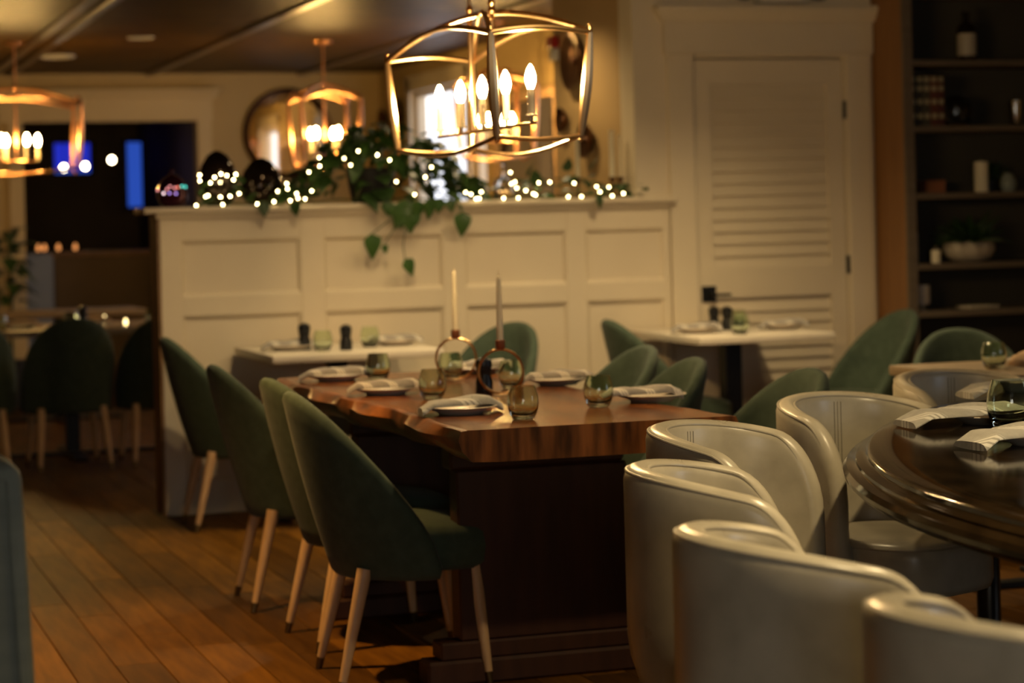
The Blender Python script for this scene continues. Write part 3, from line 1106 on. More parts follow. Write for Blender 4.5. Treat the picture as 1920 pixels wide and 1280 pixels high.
def napkin_mesh(L, W, seed, roll=True):
    rnd = random.Random(seed)
    bm = B()
    NU, NV = 22, 12
    a1, a2 = rnd.random() * 6, rnd.random() * 6

    def hgt(u, v):
        # plump folded pouch with a diagonal flap
        e = (1 - abs(2 * v - 1) ** 2.4)
        h = .014 * e ** .45
        if u - .5 + (v - .5) * .5 > .05:
            h += .0045 * e ** .3
        h += .0022 * sin(u * 16 + a1 + v * 3) * e + .002 * sin(u * 7 + a2) * e
        return h
    T, Bt = [], []
    for i in range(NU + 1):
        u = i / NU
        wv = 1 + .06 * sin(u * 6 + a1)
        droop = -.020 * max(0, abs(2 * u - 1) - .72) / .28
        rT, rB = [], []
        for j in range(NV + 1):
            v = j / NV
            x_ = (u - .5) * L + (v - .5) * .03
            y_ = (v - .5) * W * wv
            h = hgt(u, v)
            rT.append(bm.verts.new((x_, y_, .006 + droop + h)))
            rB.append(bm.verts.new((x_, y_, .0 + droop + .003 * (1 - (1 - abs(2 * v - 1) ** 2)))))
        T.append(rT)
        Bt.append(rB)
    for i in range(NU):
        for j in range(NV):
            bm.faces.new((T[i][j], T[i + 1][j], T[i + 1][j + 1], T[i][j + 1]))
            bm.faces.new((Bt[i][j], Bt[i][j + 1], Bt[i + 1][j + 1], Bt[i + 1][j]))
    for i in range(NU):
        bm.faces.new((T[i][0], Bt[i][0], Bt[i + 1][0], T[i + 1][0]))
        bm.faces.new((T[i][NV], T[i + 1][NV], Bt[i + 1][NV], Bt[i][NV]))
    for j in range(NV):
        bm.faces.new((T[0][j], T[0][j + 1], Bt[0][j + 1], Bt[0][j]))
        bm.faces.new((T[NU][j], Bt[NU][j], Bt[NU][j + 1], T[NU][j + 1]))
    return finish(bm, 60)


pl0 = make_plate('')
pl_used = [False]


def setting(x, y, z, where, rz=0, seed=0, m=None, L=.25, W=.095, off=(0, 0), nap='striped grey linen napkin '):
    global pl0
    lb = 'plate under the napkin ' + where
    if not pl_used[0]:
        pl0.location = (x, y, z)
        pl0['label'] = lb
        pl_used[0] = True
    else:
        dup(pl0, (x, y, z), 0, lb, 'stoneware plates')
    o = link('napkin', napkin_mesh(L, W, seed), m or M_napkin)
    o.location = (x + off[0], y + off[1], z + .0225)
    o.rotation_euler = (0, 0, radians(rz))
    tag(o, nap + where, 'napkin', 'folded napkins')


TZ = .7605
setting(1.80, 7.50, TZ, 'at the far left place of the wooden table', -4, 1)
setting(1.79, 6.80, TZ, 'at the middle left place of the wooden table', 2, 2)
setting(1.79, 5.99, TZ, 'at the nearest left place of the wooden table', 10, 3, M_napkin_b)
setting(2.39, 6.06, TZ, 'at the nearest right place, on the corner of the wooden table', 2, 4, off=(-.03, 0))
setting(2.375, 6.84, TZ, 'at the middle right place of the wooden table', -4, 5)
setting(2.32, 7.53, TZ, 'at the far right place of the wooden table', 0, 6)
setting(2.10, 9.62, .7505, 'at the left place of the left white table', 8, 7)
setting(2.60, 9.68, .7505, 'at the right place of the left white table', 0, 8)
setting(4.02, 9.60, .7505, 'at the left place of the table by the door', 0, 9)
setting(4.44 + .03, 9.62, .7505, 'at the right place of the table by the door', 0, 10)
# stone table
SZ = .7705
setting(2.64, 4.36, SZ, 'on the stone table, nearest the camera', 14, 11, M_napkin_b, .30, .13, (-.05, 0))
setting(2.80, 4.86, SZ, 'on the stone table, second from the camera', 6, 12, M_napkin_b, .36, .14, (-.06, 0))
setting(3.28, 5.50, SZ, 'on the stone table, farthest from the camera', 4, 13, M_napkin_b, .34, .13, (-.02, 0))
# dim settings of the passage tables
for i, (x, y) in enumerate(((1.28, 13.0), (1.70, 13.15), (2.2, 13.0))):
    setting(x, y, .7455, ['at the left place of the dim passage table', 'at the middle place of the dim passage table', 'at the right place of the dim passage table'][i],
            5, 20 + i, M_napkin_t, .24, .10, nap='tan folded napkin ')
setting(4.10, 6.80, .7505, 'on the small white table at the right edge', 40, 33, M_napkin_t, .22, .12, nap='tan crumpled napkin ')


# ---- green stemless glasses
def make_glass():
    t = thing('stemless_glass', '', 'glass', (0, 0, 0), 0, 'green tinted stemless glasses')
    outer = [(0, .0), (.026, .0), (.030, .003), (.036, .014), (.0415, .032), (.043, .046), (.041, .064), (.036, .080), (.0330, .090)]
    inner = [(.0318, .0902), (.0345, .080), (.0392, .064), (.0410, .046), (.0395, .033), (.034, .019), (.022, .012), (0, .0105)]
    obj('bowl', lathe(B(), outer + inner, 36), M_glass, t, 60)
    return t


g0 = make_glass()
GL = [
    (1.93, 7.43, TZ, 'at the far left place of the wooden table'),
    (1.865, 6.53, TZ, 'behind the nearest left plate of the wooden table'),
    (1.885, 5.72, TZ, 'at the near end of the wooden table, before the ring candle'),
    (2.19, 5.96, TZ, 'beside the nearest right plate of the wooden table'),
    (2.195, 6.77, TZ, 'seen through the near brass ring'),
    (2.15, 7.30, TZ, 'seen through the far brass ring'),
    (2.205, 9.42, .7505, 'at the front of the left white table'),
    (2.46, 9.60, .7505, 'beside the right plate of the left white table'),
    (4.12, 9.33, .7505, 'at the front of the table by the door'),
    (4.30, 9.76, .7505, 'at the back of the table by the door'),
    (3.90, 6.72, .7505, 'on the small white table at the right edge'),
    (2.765, 4.695, SZ, 'standing large among the napkins of the stone table'),
    (1.55, 12.85, .7455, 'at the middle of the dim passage table'),
    (2.02, 12.9, .7455, 'at the right of the dim passage table'),
    (1.15, 12.8, .7455, 'at the left of the dim passage table'),
]
for i, (x, y, z, wh) in enumerate(GL):
    lb = 'green stemless glass ' + wh
    if i == 0:
        g0.location = (x, y, z)
        g0['label'] = lb
    else:
        g = dup(g0, (x, y, z), i * .7, lb, 'green tinted stemless glasses')
        if i == 11:
            g.scale = (1.3, 1.3, 1.3)


# ---- black mills
def mill(x, y, z, h, label):
    t = thing('pepper_mill', label, 'pepper mill', (x, y, z), 0, 'black pepper and salt mills')
    k = h / .115
    obj('body', lathe(B(), [(0, 0), (.027 * k, 0), (.028 * k, .004 * k), (.028 * k, .036 * k), (.022 * k, .055 * k), (.022 * k, .062 * k), (.026 * k, .074 * k), (.026 * k, .078 * k), (0, .078 * k)], 24), M_blackwood, t)
    obj('cap', lathe(B(), [(0, .079 * k), (.025 * k, .079 * k), (.027 * k, .088 * k), (.025 * k, .104 * k), (.014 * k, .112 * k), (0, .115 * k)], 24), M_blackwood, t)
    return t


mill(2.07, 6.66, TZ, .112, 'black pepper mill between the two brass candle rings')
mill(2.165, 9.60, .7505, .118, 'black mill behind the front glass on the left white table')
mill(2.31, 9.43, .7505, .112, 'black mill standing alone at the middle of the left white table')
mill(4.185, 9.78, .7505, .112, 'left one of the two black mills on the table by the door')
mill(4.235, 9.74, .7505, .112, 'right one of the two black mills on the table by the door')
mill(1.63, 12.95, .7455, .12, 'black mill on the dim passage table')
mill(2.12, 12.85, .7455, .12, 'black mill at the right end of the dim passage table')


# ---- brass ring candle holders with tapers
def ring_candle(x, y, rz, label, lab2, tilt=0):
    t = thing('ring_candle_holder', label, 'candle holder', (x, y, TZ), rz, 'brass ring candle holders')
    R = .068
    obj('ring', tube(B(), [(R * cos(2 * pi * k / 48), 0, R + .004 + R * sin(2 * pi * k / 48)) for k in range(48)], .0042, 8, True), M_brass, t)
    obj('candle_cup', lathe(B(), [(0, 0), (.010, 0), (.015, .006), (.015, .028), (.0125, .03), (.0115, .012), (0, .012)], 20, (0, 0, 2 * R + .003)), M_cup, t)
    obj('foot', box(B(), -.028, .028, -.022, .022, 0, .004, .0015, 1), M_brass, t)
    c = thing('taper_candle', lab2, 'candle', (x, y, TZ + 2 * R + .0155), 0, 'ivory taper candles')
    obj('wax', lathe(B(), [(0, 0), (.0108, 0), (.0108, .02), (.0072, .20), (.0045, .215), (0, .219)], 20), M_wax, c)
    obj('wick', lathe(B(), [(0, .218), (.0012, .218), (.0009, .232), (0, .232)], 8), M_wick, c)


ring_candle(2.165, 7.28, radians(-18), 'brass ring candle holder farther from the camera', 'ivory taper candle in the farther brass ring')
ring_candle(2.09, 6.55, radians(-18), 'brass ring candle holder nearer the camera', 'ivory taper candle in the nearer brass ring')


# ================================================================== CHANDELIERS
def lantern(label, loc, rz, L, W, zt, zb, zc, bulbs, m, mb, sag=.055, inset=.022, group='lantern chandeliers', strip=.015, zbar=None):
    """open cage lantern: four bowed corner strips, arched top and bottom ribs, crown, hanging rods, candle bulbs"""
    t = thing('lantern_chandelier', label, 'chandelier', loc, rz, group)
    hl, hw_ = L / 2, W / 2
    C = [(-hw_, -hl), (hw_, -hl), (hw_, hl), (-hw_, hl)]
    Cb = [((abs(a) - inset) * (1 if a > 0 else -1), (abs(b_) - inset * 1.6) * (1 if b_ > 0 else -1)) for a, b_ in C]
    for (a, b_), (a2, b2) in zip(C, Cb):
        pts, rs = [], []
        for k in range(9):
            u = k / 8
            bow = .003 * sin(pi * u)
            pts.append((a + (a2 - a) * u + math.copysign(bow, a), b_ + (b2 - b_) * u + math.copysign(bow, b_), zt + (zb - zt) * u))
            rs.append(strip * (.62 + .5 * sin(pi * u)))
        s = obj('corner_strip', tube(B(), pts, rs, 8), m, t)
        bm = B()
        lathe(bm, [(0, -.012), (.007, -.008), (.006, 0), (.009, .008), (.004, .018), (.006, .024), (0, .030)], 12, (a, b_, zt))
        lathe(bm, [(0, .010), (.007, .006), (.005, -.004), (.008, -.012), (0, -.020)], 12, (a2, b2, zb))
        obj('finial', bm, m, s)
    for k in range(4):
        p, q = C[k], C[(k + 1) % 4]
        ln = math.dist(p, q)
        sg = sag * min(1.0, ln / L * 1.0 if ln < L else 1.0)
        pts = [(p[0] + (q[0] - p[0]) * u, p[1] + (q[1] - p[1]) * u, zt + sg * sin(pi * u)) for u in [i / 16 for i in range(17)]]
        obj('top_arch', tube(B(), pts, strip * .55, 8), m, t)
        p, q = Cb[k], Cb[(k + 1) % 4]
        pts = [(p[0] + (q[0] - p[0]) * u, p[1] + (q[1] - p[1]) * u, zb - sg * .62 * sin(pi * u)) for u in [i / 16 for i in range(17)]]
        obj('bottom_arch', tube(B(), pts, strip * .45, 8), m, t)
    crown = zt + sag * 1.9
    for p, q in ((C[0], C[2]), (C[1], C[3])):
        pts = [(p[0] + (q[0] - p[0]) * u, p[1] + (q[1] - p[1]) * u, zt + (crown - zt) * sin(pi * u) ** .9) for u in [i / 20 for i in range(21)]]
        obj('crown_arch', tube(B(), pts, strip * .55, 8), m, t)
    rods = [-.115, .115] if L > .9 else [0.0]
    zbar = zbar or (zb + .055)
    for r in rods:
        rd = obj('rod', tube(B(), [(0, r, zbar), (0, r, zc - .02)], .0065, 10), m, t)
        bm = B()
        lathe(bm, [(0, -.03), (.010, -.024), (.007, -.008), (.014, 0), (.008, .014), (.012, .024), (.006, .04), (0, .045)], 14, (0, r, crown))
        obj('rod_collar', bm, m, rd)
    obj('canopy', lathe(B(), [(0, -.022), (.03, -.022), (.062, -.012), (.065, 0), (0, 0)], 28, (0, 0, zc)), m, t)
    ys = [b_[1] for b_ in bulbs]
    bar = B()
    if L > .9:
        tube(bar, [(0, min(ys) - .03, zbar), (0, max(ys) + .03, zbar)], .0055, 10)
    else:
        for (bx, by) in bulbs:
            tube(bar, [(0, 0, zbar), (bx, by, zbar)], .006, 8)
    obj('candle_bar', bar, m, t)
    for (bx, by) in bulbs:
        sl = obj('candle_sleeve', lathe(B(), [(0, 0), (.006, 0), (.006, .018), (.016, .020), (.017, .024), (.0112, .026), (.0112, .100), (0, .100)], 16, (bx, by, zbar)), M_sleeve, t)
        bl_ = obj('bulb', lathe(B(), [(0, .100), (.008, .101), (.0125, .112), (.0155, .126), (.0145, .141), (.009, .158), (.003, .169), (0, .171)], 16, (bx, by, zbar)), mb, sl)
    return t


lantern('large brass lantern chandelier with five lit candle bulbs over the wooden table', (2.075, 6.62, 0), 0, 1.14, .30, 1.83, 1.535, CEIL,
        [(0, d) for d in (-.47, -.235, 0, .235, .47)], M_brass, M_bulb, zbar=1.575)
sq = [(-.075, -.075), (.075, -.075), (.075, .075), (-.075, .075)]
lantern('copper lantern chandelier hanging in front of the round mirror', (3.42, 14.4, 0), 0, .40, .40, 2.10, 1.70, CEIL, sq, M_copper, M_bulbfar, sag=.06, zbar=1.76)
lantern('copper lantern chandelier seen through the big brass one', (4.16, 13.0, 0), 0, .40, .40, 2.10, 1.70, CEIL, sq, M_copper, M_bulbfar, sag=.06, zbar=1.77)
lantern('copper lantern chandelier at the left picture edge', (1.435, 14.5, 0), 0, .42, .78, 2.09, 1.70, CEIL,
        [(-.16, 0), (-.06, .05), (.06, -.05), (.14, .06), (-.1, -.05)], M_copper, M_bulbfar, sag=.06, zbar=1.745)


# ================================================================== DOWNLIGHTS
def downlight(x, y, watts, ang, label, lit=True):
    t = thing('recessed_light', label, 'ceiling light', (x, y, CEIL - .001), 0, 'recessed ceiling lights')
    obj('trim_ring', lathe(B(), [(.062, 0), (.085, 0), (.085, -.006), (.070, -.010), (.062, -.004)], 28, cap=False), M_offwhite, t)
    obj('lens', lathe(B(), [(0, -.002), (.062, -.002), (.062, -.004), (0, -.004)], 24), M_offwhite if not lit else M_lens, t)
    if watts:
        l = bpy.data.lights.new('downlight', 'SPOT')
        l.energy = watts
        l.color = WARM if x > 1 else AMBER
        l.spot_size = radians(2 * ang)
        l.spot_blend = .75
        l.shadow_soft_size = .045
        o = bpy.data.objects.new('downlight', l)
        o.location = (0, 0, -.03)
        o.parent = t
        COL.objects.link(o)
    return t


M_lens = mat('lit_lens', (1, .9, .7), None, .4, emit=(1, .7, .4), strength=3)
DL = ['recessed ceiling light above the left white table, left of its row', 'recessed ceiling light in front of the half wall, middle of its row',
      'recessed ceiling light in front of the half wall, right of its row', 'recessed ceiling light above the table by the door',
      'recessed ceiling light over the left aisle', 'recessed ceiling light over the nearest cream tub chair', 'recessed ceiling light over the stone table',
      'recessed ceiling light behind the half wall', 'recessed ceiling light over the near end of the wooden table']
for (x, y, wt, an), lb in zip(DOWNLIGHTS, DL):
    downlight(x, y, wt, an, lb)
downlight(1.83, 15.6, 0, 0, 'larger unlit recessed ceiling light in the far room', False).scale = (1.5, 1.5, 1.5)
downlight(2.18, 14.1, 0, 0, 'small unlit recessed ceiling light in the far room', False)

# ================================================================== LEDGE DECORATION
LZ = 1.3905
pp = thing('trailing_pothos', 'large trailing pothos in a black pot, spilling over the half wall ledge', 'plant', (2.64, 10.21, LZ))
obj('pot', lathe(B(), [(0, 0), (.085, 0), (.092, .006), (.118, .15), (.122, .165), (.112, .165), (.108, .15), (0, .14)], 32), M_pot, pp)
LM = [leaf_mesh(.082, .066, True, .22), leaf_mesh(.095, .070, True, .35), leaf_mesh(.068, .052, True, .15)]
rnd = random.Random(21)


def put_leaf(parent, base, loc, direction, m, me, roll=0.0, sc=1.0, name='leaf'):
    o = link(name, me, m, parent)
    o.location = Vector(loc) - Vector(base)
    d = Vector(direction).normalized()
    q = d.to_track_quat('X', 'Z')
    o.rotation_mode = 'QUATERNION'
    o.rotation_quaternion = q @ Quaternion((1, 0, 0), roll)
    o.scale = (sc, sc, sc)
    return o


for m_ in LM:
    m_.materials.append(M_leaf)
LMD = [m_.copy() for m_ in LM]
for m_ in LMD:
    m_.materials[0] = M_leaf2
base = pp.location
for k in range(265):
    # mound of foliage around and above the pot
    a = rnd.uniform(-1, 1)
    hx = 2.68 + .46 * a
    env = .35 * (1 - abs(a) ** 1.9)
    z = LZ + .03 + env * (rnd.random() ** .7)
    y = 10.17 + rnd.uniform(-.16, .16) * (1 - .3 * abs(a))
    if abs(hx - 2.64) < .125 and abs(y - 10.21) < .125 and z < LZ + .17:
        y = 10.06 + rnd.uniform(-.02, .02)
        if rnd.random() < .65:
            z = LZ + .18 + rnd.random() * .12
    d = (a * 1.1 + rnd.uniform(-.6, .6), -.5 + rnd.uniform(-.7, .5), rnd.uniform(-.9, .35))
    q = rnd.randrange(3)
    put_leaf(pp, base, (hx, y, z), d, M_leaf, (LM if rnd.random() < .6 else LMD)[q], rnd.uniform(-.5, .5), rnd.uniform(.85, 1.25))
# hanging leaves and their vines in front of the panels
HANG = [(2.585, 10.015, 1.245, .25, 1.25), (2.745, 10.02, 1.125, 1.2, .95), (3.028, 10.015, 1.335, -.15, 1.2), (2.645, 10.02, 1.195, .6, .55),
        (2.70, 10.0, 1.38, .3, 1.0), (2.735, 9.99, 1.37, -.2, 1.1), (2.77, 10.0, 1.385, .1, 1.05), (2.755, 9.995, 1.33, .5, .95), (2.72, 10.0, 1.335, -.6, .9),
        (2.79, 10.0, 1.345, -.35, 1.0), (2.86, 10.0, 1.40, .2, 1.0), (2.915, 10.005, 1.405, -.2, .9), (2.965, 10.005, 1.40, .2, .8), (2.66, 10.01, 1.395, .4, .9),
        (2.81, 9.995, 1.395, -.2, 1.0), (2.74, 9.99, 1.40, .0, 1.1)]
for x, y, z, side, sc in HANG:
    o = put_leaf(pp, base, (x, y, z), (side * .5, -.12, -1), M_leaf, LM[1 if sc > .9 else 0], 0, sc)
    ax = Vector((side * .5, -.12, -1)).normalized()
    az = Vector((rnd.uniform(-.35, .35), -1, .1))
    az = (az - ax * az.dot(ax)).normalized()
    o.rotation_quaternion = Matrix((ax, az.cross(ax), az)).transposed().to_quaternion()
for pts in ([(2.74, 9.995, 1.40), (2.70, 9.99, 1.33), (2.62, 10.01, 1.27), (2.585, 10.015, 1.245)],
            [(2.76, 9.995, 1.40), (2.75, 9.99, 1.30), (2.735, 10.01, 1.19), (2.745, 10.02, 1.125)],
            [(2.72, 9.995, 1.33), (2.68, 10.0, 1.25), (2.645, 10.02, 1.195)],
            [(2.93, 10.0, 1.41), (2.98, 9.99, 1.40), (3.02, 10.005, 1.365), (3.028, 10.015, 1.335)]):
    obj('vine', tube(B(), [Vector(p) - base for p in pts], .0022, 6), M_stem, pp)
gl = thing('leaf_garland', 'low green leaf garland lying along the half wall ledge', 'garland', (2.9, 10.12, LZ))
base = gl.location
for k in range(120):
    if k < 50:
        x = rnd.uniform(1.80, 2.35)
    elif k < 100:
        x = rnd.uniform(3.0, 3.72)
    else:
        x = rnd.uniform(3.72, 3.98)
    z = LZ + .015 + rnd.random() * (.085 if k < 100 else .04)
    d = (rnd.uniform(-1, 1), rnd.uniform(-.9, .2), rnd.uniform(-.25, .6))
    put_leaf(gl, base, (x, 10.12 + rnd.uniform(-.08, .1), z), d, M_leaf, (LM if rnd.random() < .4 else LMD)[rnd.randrange(3)], rnd.uniform(-.6, .6), rnd.uniform(.5, .8))
for x, z, sd in ((3.60, 1.52, -.2), (3.715, 1.52, .3), (3.40, 1.50, .1), (3.44, 1.47, -.4), (3.88, 1.41, .9)):
    put_leaf(gl, base, (x, 10.14, z), (sd * .6, -.2, -.2 if abs(sd) > .5 else .8), M_leaf, LMD[1], .6, .8)
for x, sd in ((2.085, .1), (3.70, .7), (2.235, -.3)):
    put_leaf(gl, base, (x, 10.018, LZ + .012), (sd * .4, -.3, -1), M_leaf, LMD[0], .2, .85)
obj('garland_stem', tube(B(), [(1.80 + i * .11 - 2.9, .02 * sin(i * 1.7), .014 + .006 * sin(i * 2.3)) for i in range(20)], .004, 6), M_stem, gl)

BULBS = [(1.783, 10.044, 1.396), (1.831, 10.063, 1.435), (1.839, 10.052, 1.439), (1.898, 10.066, 1.432), (1.943, 10.068, 1.434), (1.978, 10.034, 1.445), (1.848, 10.031, 1.496), (1.903, 10.08, 1.499), (1.87, 10.046, 1.521), (1.899, 10.044, 1.536), (1.935, 10.09, 1.529), (1.97, 10.058, 1.533), (1.963, 10.08, 1.509), (1.805, 10.059, 1.533), (1.806, 10.068, 1.507), (1.903, 10.039, 1.397), (2.067, 10.068, 1.397), (2.155, 10.03, 1.452), (2.199, 10.02, 1.462), (2.198, 10.03, 1.486), (2.135, 10.02, 1.405), (2.213, 10.03, 1.408), (2.249, 10.03, 1.418), (2.243, 10.03, 1.44), (2.307, 10.0, 1.45), (2.296, 10.0, 1.536), (2.347, 10.0, 1.562), (2.344, 9.99, 1.601), (2.459, 9.985, 1.595), (2.525, 9.98, 1.628), (2.615, 9.98, 1.608), (2.488, 9.98, 1.564), (2.275, 10.0, 1.414)]
BULBS2 = [(2.616, 9.98, 1.609), (2.673, 9.98, 1.584), (2.872, 9.98, 1.548), (2.841, 9.98, 1.503), (2.702, 9.98, 1.484), (2.788, 9.98, 1.423), (3.044, 10.01, 1.428), (3.072, 10.02, 1.419), (3.123, 10.02, 1.429), (3.097, 10.02, 1.397), (3.116, 10.03, 1.398), (3.236, 10.03, 1.397), (3.309, 10.03, 1.397), (3.384, 10.03, 1.415), (3.395, 10.03, 1.409), (3.347, 10.03, 1.431), (3.409, 10.02, 1.466), (3.464, 10.02, 1.468), (3.59, 10.03, 1.461), (3.559, 10.03, 1.397), (3.625, 10.03, 1.397), (3.703, 10.03, 1.442), (3.769, 10.04, 1.439), (3.843, 10.04, 1.407), (3.789, 10.05, 1.397), (3.723, 10.04, 1.417), (3.287, 10.064, 1.465), (3.308, 10.073, 1.473), (3.306, 10.043, 1.444), (3.289, 10.08, 1.519)]
BULBSC = [(1.609, 10.064, 1.468, 0), (1.633, 10.047, 1.453, 1), (1.66, 10.034, 1.483, 0), (1.649, 10.05, 1.472, 0), (1.684, 10.05, 1.477, 0), (1.657, 10.035, 1.453, 2), (1.689, 10.05, 1.451, 2), (1.717, 10.055, 1.483, 3), (1.73, 10.039, 1.48, 3), (1.698, 10.048, 1.479, 4)]
fs = thing('string_lights', 'string of small warm fairy lights wound through the ledge greenery', 'string lights', (2.7, 10.04, LZ))
bme = finish(lathe(B(), [(0, -.0042), (.003, -.003), (.0042, 0), (.003, .0032), (0, .0046)], 8), 80)
allb = sorted(BULBS + BULBS2)
for p in allb:
    o = link('bulb', bme, M_fairy, fs)
    o.location = Vector(p) - fs.location
wp = []
for p, q in zip(allb, allb[1:]):
    p, q = Vector(p), Vector(q)
    wp.append(p - fs.location + Vector((0, .006, -.003)))
    wp.append((p + q) / 2 - fs.location + Vector((0, .02, max(-.012, LZ + .004 - (p.z + q.z) / 2))))
obj('wire', tube(B(), wp, .0011, 5), M_wire, fs)
cs = thing('string_lights', 'short string of pink violet and teal fairy lights on the dark ball', 'string lights', (1.67, 10.05, LZ))
CC = [(1, .35, .35), (1, .7, .75), (.45, .3, 1), (.1, .9, .75), (1, .2, .12)]
cm = [mat('coloured_bulb_%d' % i, c, None, .3, emit=c, strength=2.6 if i != 1 else 5) for i, c in enumerate(CC)]
for x, y, z, ci in BULBSC:
    me = bme.copy()
    me.materials.clear()
    o = link('bulb', me, cm[ci], cs)
    o.location = Vector((x, y - .03, z)) - cs.location
sb = sorted(BULBSC)
obj('wire', tube(B(), [Vector((x, y - .024, z - .002)) - cs.location for x, y, z, c in sb] + [Vector((1.745, 10.04, LZ + .05)) - cs.location, Vector((1.75, 10.06, LZ + .001)) - cs.location], .001, 5), M_wire, cs)


def egg(name, label, x, y, r, h, m, stem=True):
    t = thing(name, label, 'ornament', (x, y, LZ), 0, 'dark glass ornaments on the ledge')
    prof = [(0, 0), (r * .55, 0), (r * .62, .004), (r * .88, h * .16), (r, h * .36), (r * .97, h * .52), (r * .82, h * .72), (r * .52, h * .90), (r * .22, h * .975), (0, h)]
    bm = B()
    nn = 36
    rings = []
    for rr, z in prof:
        if rr < 1e-6:
            rings.append([bm.verts.new((0, 0, z))])
        else:
            rings.append([bm.verts.new((rr * (1 - .035 * abs(cos(4 * 2 * pi * k / nn))) * cos(2 * pi * k / nn), rr * (1 - .035 * abs(cos(4 * 2 * pi * k / nn))) * sin(2 * pi * k / nn), z)) for k in range(nn)])
    for a_, b_ in zip(rings, rings[1:]):
        for k in range(nn):
            k2 = (k + 1) % nn
            if len(a_) == 1:
                bm.faces.new((a_[0], b_[k], b_[k2]))
            elif len(b_) == 1:
                bm.faces.new((a_[k], a_[k2], b_[0]))
            else:
                bm.faces.new((a_[k], a_[k2], b_[k2], b_[k]))
    obj('body', bm, m, t, 60)
    if stem:
        obj('knob', lathe(B(), [(0, 0), (.010, 0), (.008, .012), (.012, .02), (0, .028)], 12, (0, 0, h - .004)), m, t)
    return t


egg('glass_dome', 'tall dark egg-shaped glass dome with fairy lights before it', 1.912, 10.20, .094, .258, M_dome, False)
egg('glass_dome', 'wider dark glass dome standing behind the egg-shaped one', 2.115, 10.20, .100, .222, M_dome, False)
egg('glass_ball', 'round dark plum glass ball at the left end of the ledge', 1.69, 10.125, .072, .15, M_purple)


def taper(x, y, h, label, r=.011):
    t = thing('taper_candle', label, 'candle', (x, y, LZ), 0, 'candles on the ledge')
    obj('holder', lathe(B(), [(0, 0), (.026, 0), (.027, .004), (.008, .012), (.007, .075), (.014, .082), (.016, .10), (0, .10)], 18), M_bronze, t)
    obj('wax', lathe(B(), [(0, .101), (r, .101), (r * .85, .101 + h), (0, .101 + h)], 16), M_wax, t)
    return t


taper(3.845, 10.19, .225, 'thick white candle at the right end of the ledge', .015)
taper(3.905, 10.24, .205, 'thin candle right behind the thick white one', .009)
taper(3.678, 10.22, .20, 'white candle left of the thick one on the ledge', .012)
dc = thing('glass_decanter', 'clear glass decanter shining among the fairy lights', 'decanter', (3.30, 10.22, LZ))
obj('bottle', lathe(B(), [(0, 0), (.045, 0), (.052, .006), (.052, .075), (.035, .095), (.014, .108), (.013, .14), (.018, .144), (.014, .146), (.010, .14), (.011, .108), (.033, .09), (.047, .07), (.047, .01), (0, .008)], 24), M_clear, dc, 60)
obj('stopper', lathe(B(), [(0, .141), (.009, .141), (.009, .15), (.016, .165), (.016, .172), (0, .185)], 16), M_clear, dc, 60)

# ================================================================== SIDE AND FAR WALL OBJECTS


def disc(label, loc, r, face):
    """dark bronze wall disc, dished; face = rotation about Z of its normal (-X is 180 deg)"""
    t = thing('bronze_wall_disc', label, 'wall decoration', loc, face, 'dark bronze discs')
    bm = lathe(B(), [(0, .012), (r * .35, .016), (r * .72, .030), (r * .95, .05), (r, .052), (r * .99, .044), (r * .72, .018), (r * .3, .0), (0, .0)], 36)
    bmesh.ops.rotate(bm, verts=bm.verts, cent=(0, 0, 0), matrix=Matrix.Rotation(radians(90), 3, 'Y'))
    obj('dish', bm, M_bronze, t, 60)
    bm = lathe(B(), [(0, .012), (.018, .014), (.02, .03), (.01, .045), (0, .048)], 20)
    bmesh.ops.rotate(bm, verts=bm.verts, cent=(0, 0, 0), matrix=Matrix.Rotation(radians(90), 3, 'Y'))
    obj('boss', bm, M_bronze, t, 60)
    return t


disc('large dark bronze disc high on the tan wall', (3.999, 11.06, 2.118), .155, pi)
disc('small dark bronze disc below the large one, farther back', (3.999, 11.25, 1.818), .068, pi)
disc('medium dark bronze disc nearest the wall corner', (3.999, 10.88, 1.697), .095, pi)
disc('dark bronze disc on the far side wall left of the windows', (4.599, 16.78, 2.115), .14, pi)
disc('dark bronze disc at the far room corner', (4.599, 17.22, 2.10), .10, pi)
t = thing('fire_alarm', 'small red and white fire alarm near the ceiling', 'alarm', (3.999, 11.40, 2.21), pi)
obj('base', box(B(), 0, .03, -.045, .045, -.065, .0, .004, 1), M_offwhite, t, 0)
obj('red_cover', box(B(), 0, .045, -.045, .045, .0, .065, .006, 1), M_red, t, 0)
# framed mirror on the side wall
t = thing('framed_mirror', 'tall tan framed mirror on the side wall right of the window', 'mirror', (4.599, 13.72, 1.60), pi)
obj('glass', box(B(), .004, .012, -.60, .60, -.60, .46), M_mirror, t, 0)
bm = B()
for a in ((-.65, .65, .46, .52), (-.65, .65, -.66, -.60), (-.65, -.60, -.60, .46), (.60, .65, -.60, .46)):
    box(bm, 0, .03, a[0], a[1], a[2], a[3], .004, 1)
obj('frame', bm, M_legwood, t, 0)
# round mirror on the far wall
t = thing('round_mirror', 'round mirror with a broad bronze rim on the far wall', 'mirror', (3.84, YF - .006, 2.02), radians(-.8))
for nm, prof, m in (('glass', [(0, .010), (.315, .010), (.315, .002), (0, .002)], M_mirror), ('rim', [(.31, .0), (.36, .0), (.362, .02), (.345, .034), (.318, .022), (.31, .012)], M_bronze)):
    bm = lathe(B(), prof, 56, cap=False)
    bmesh.ops.rotate(bm, verts=bm.verts, cent=(0, 0, 0), matrix=Matrix.Rotation(radians(90), 3, 'X'))
    obj(nm, bm, m, t, 50)

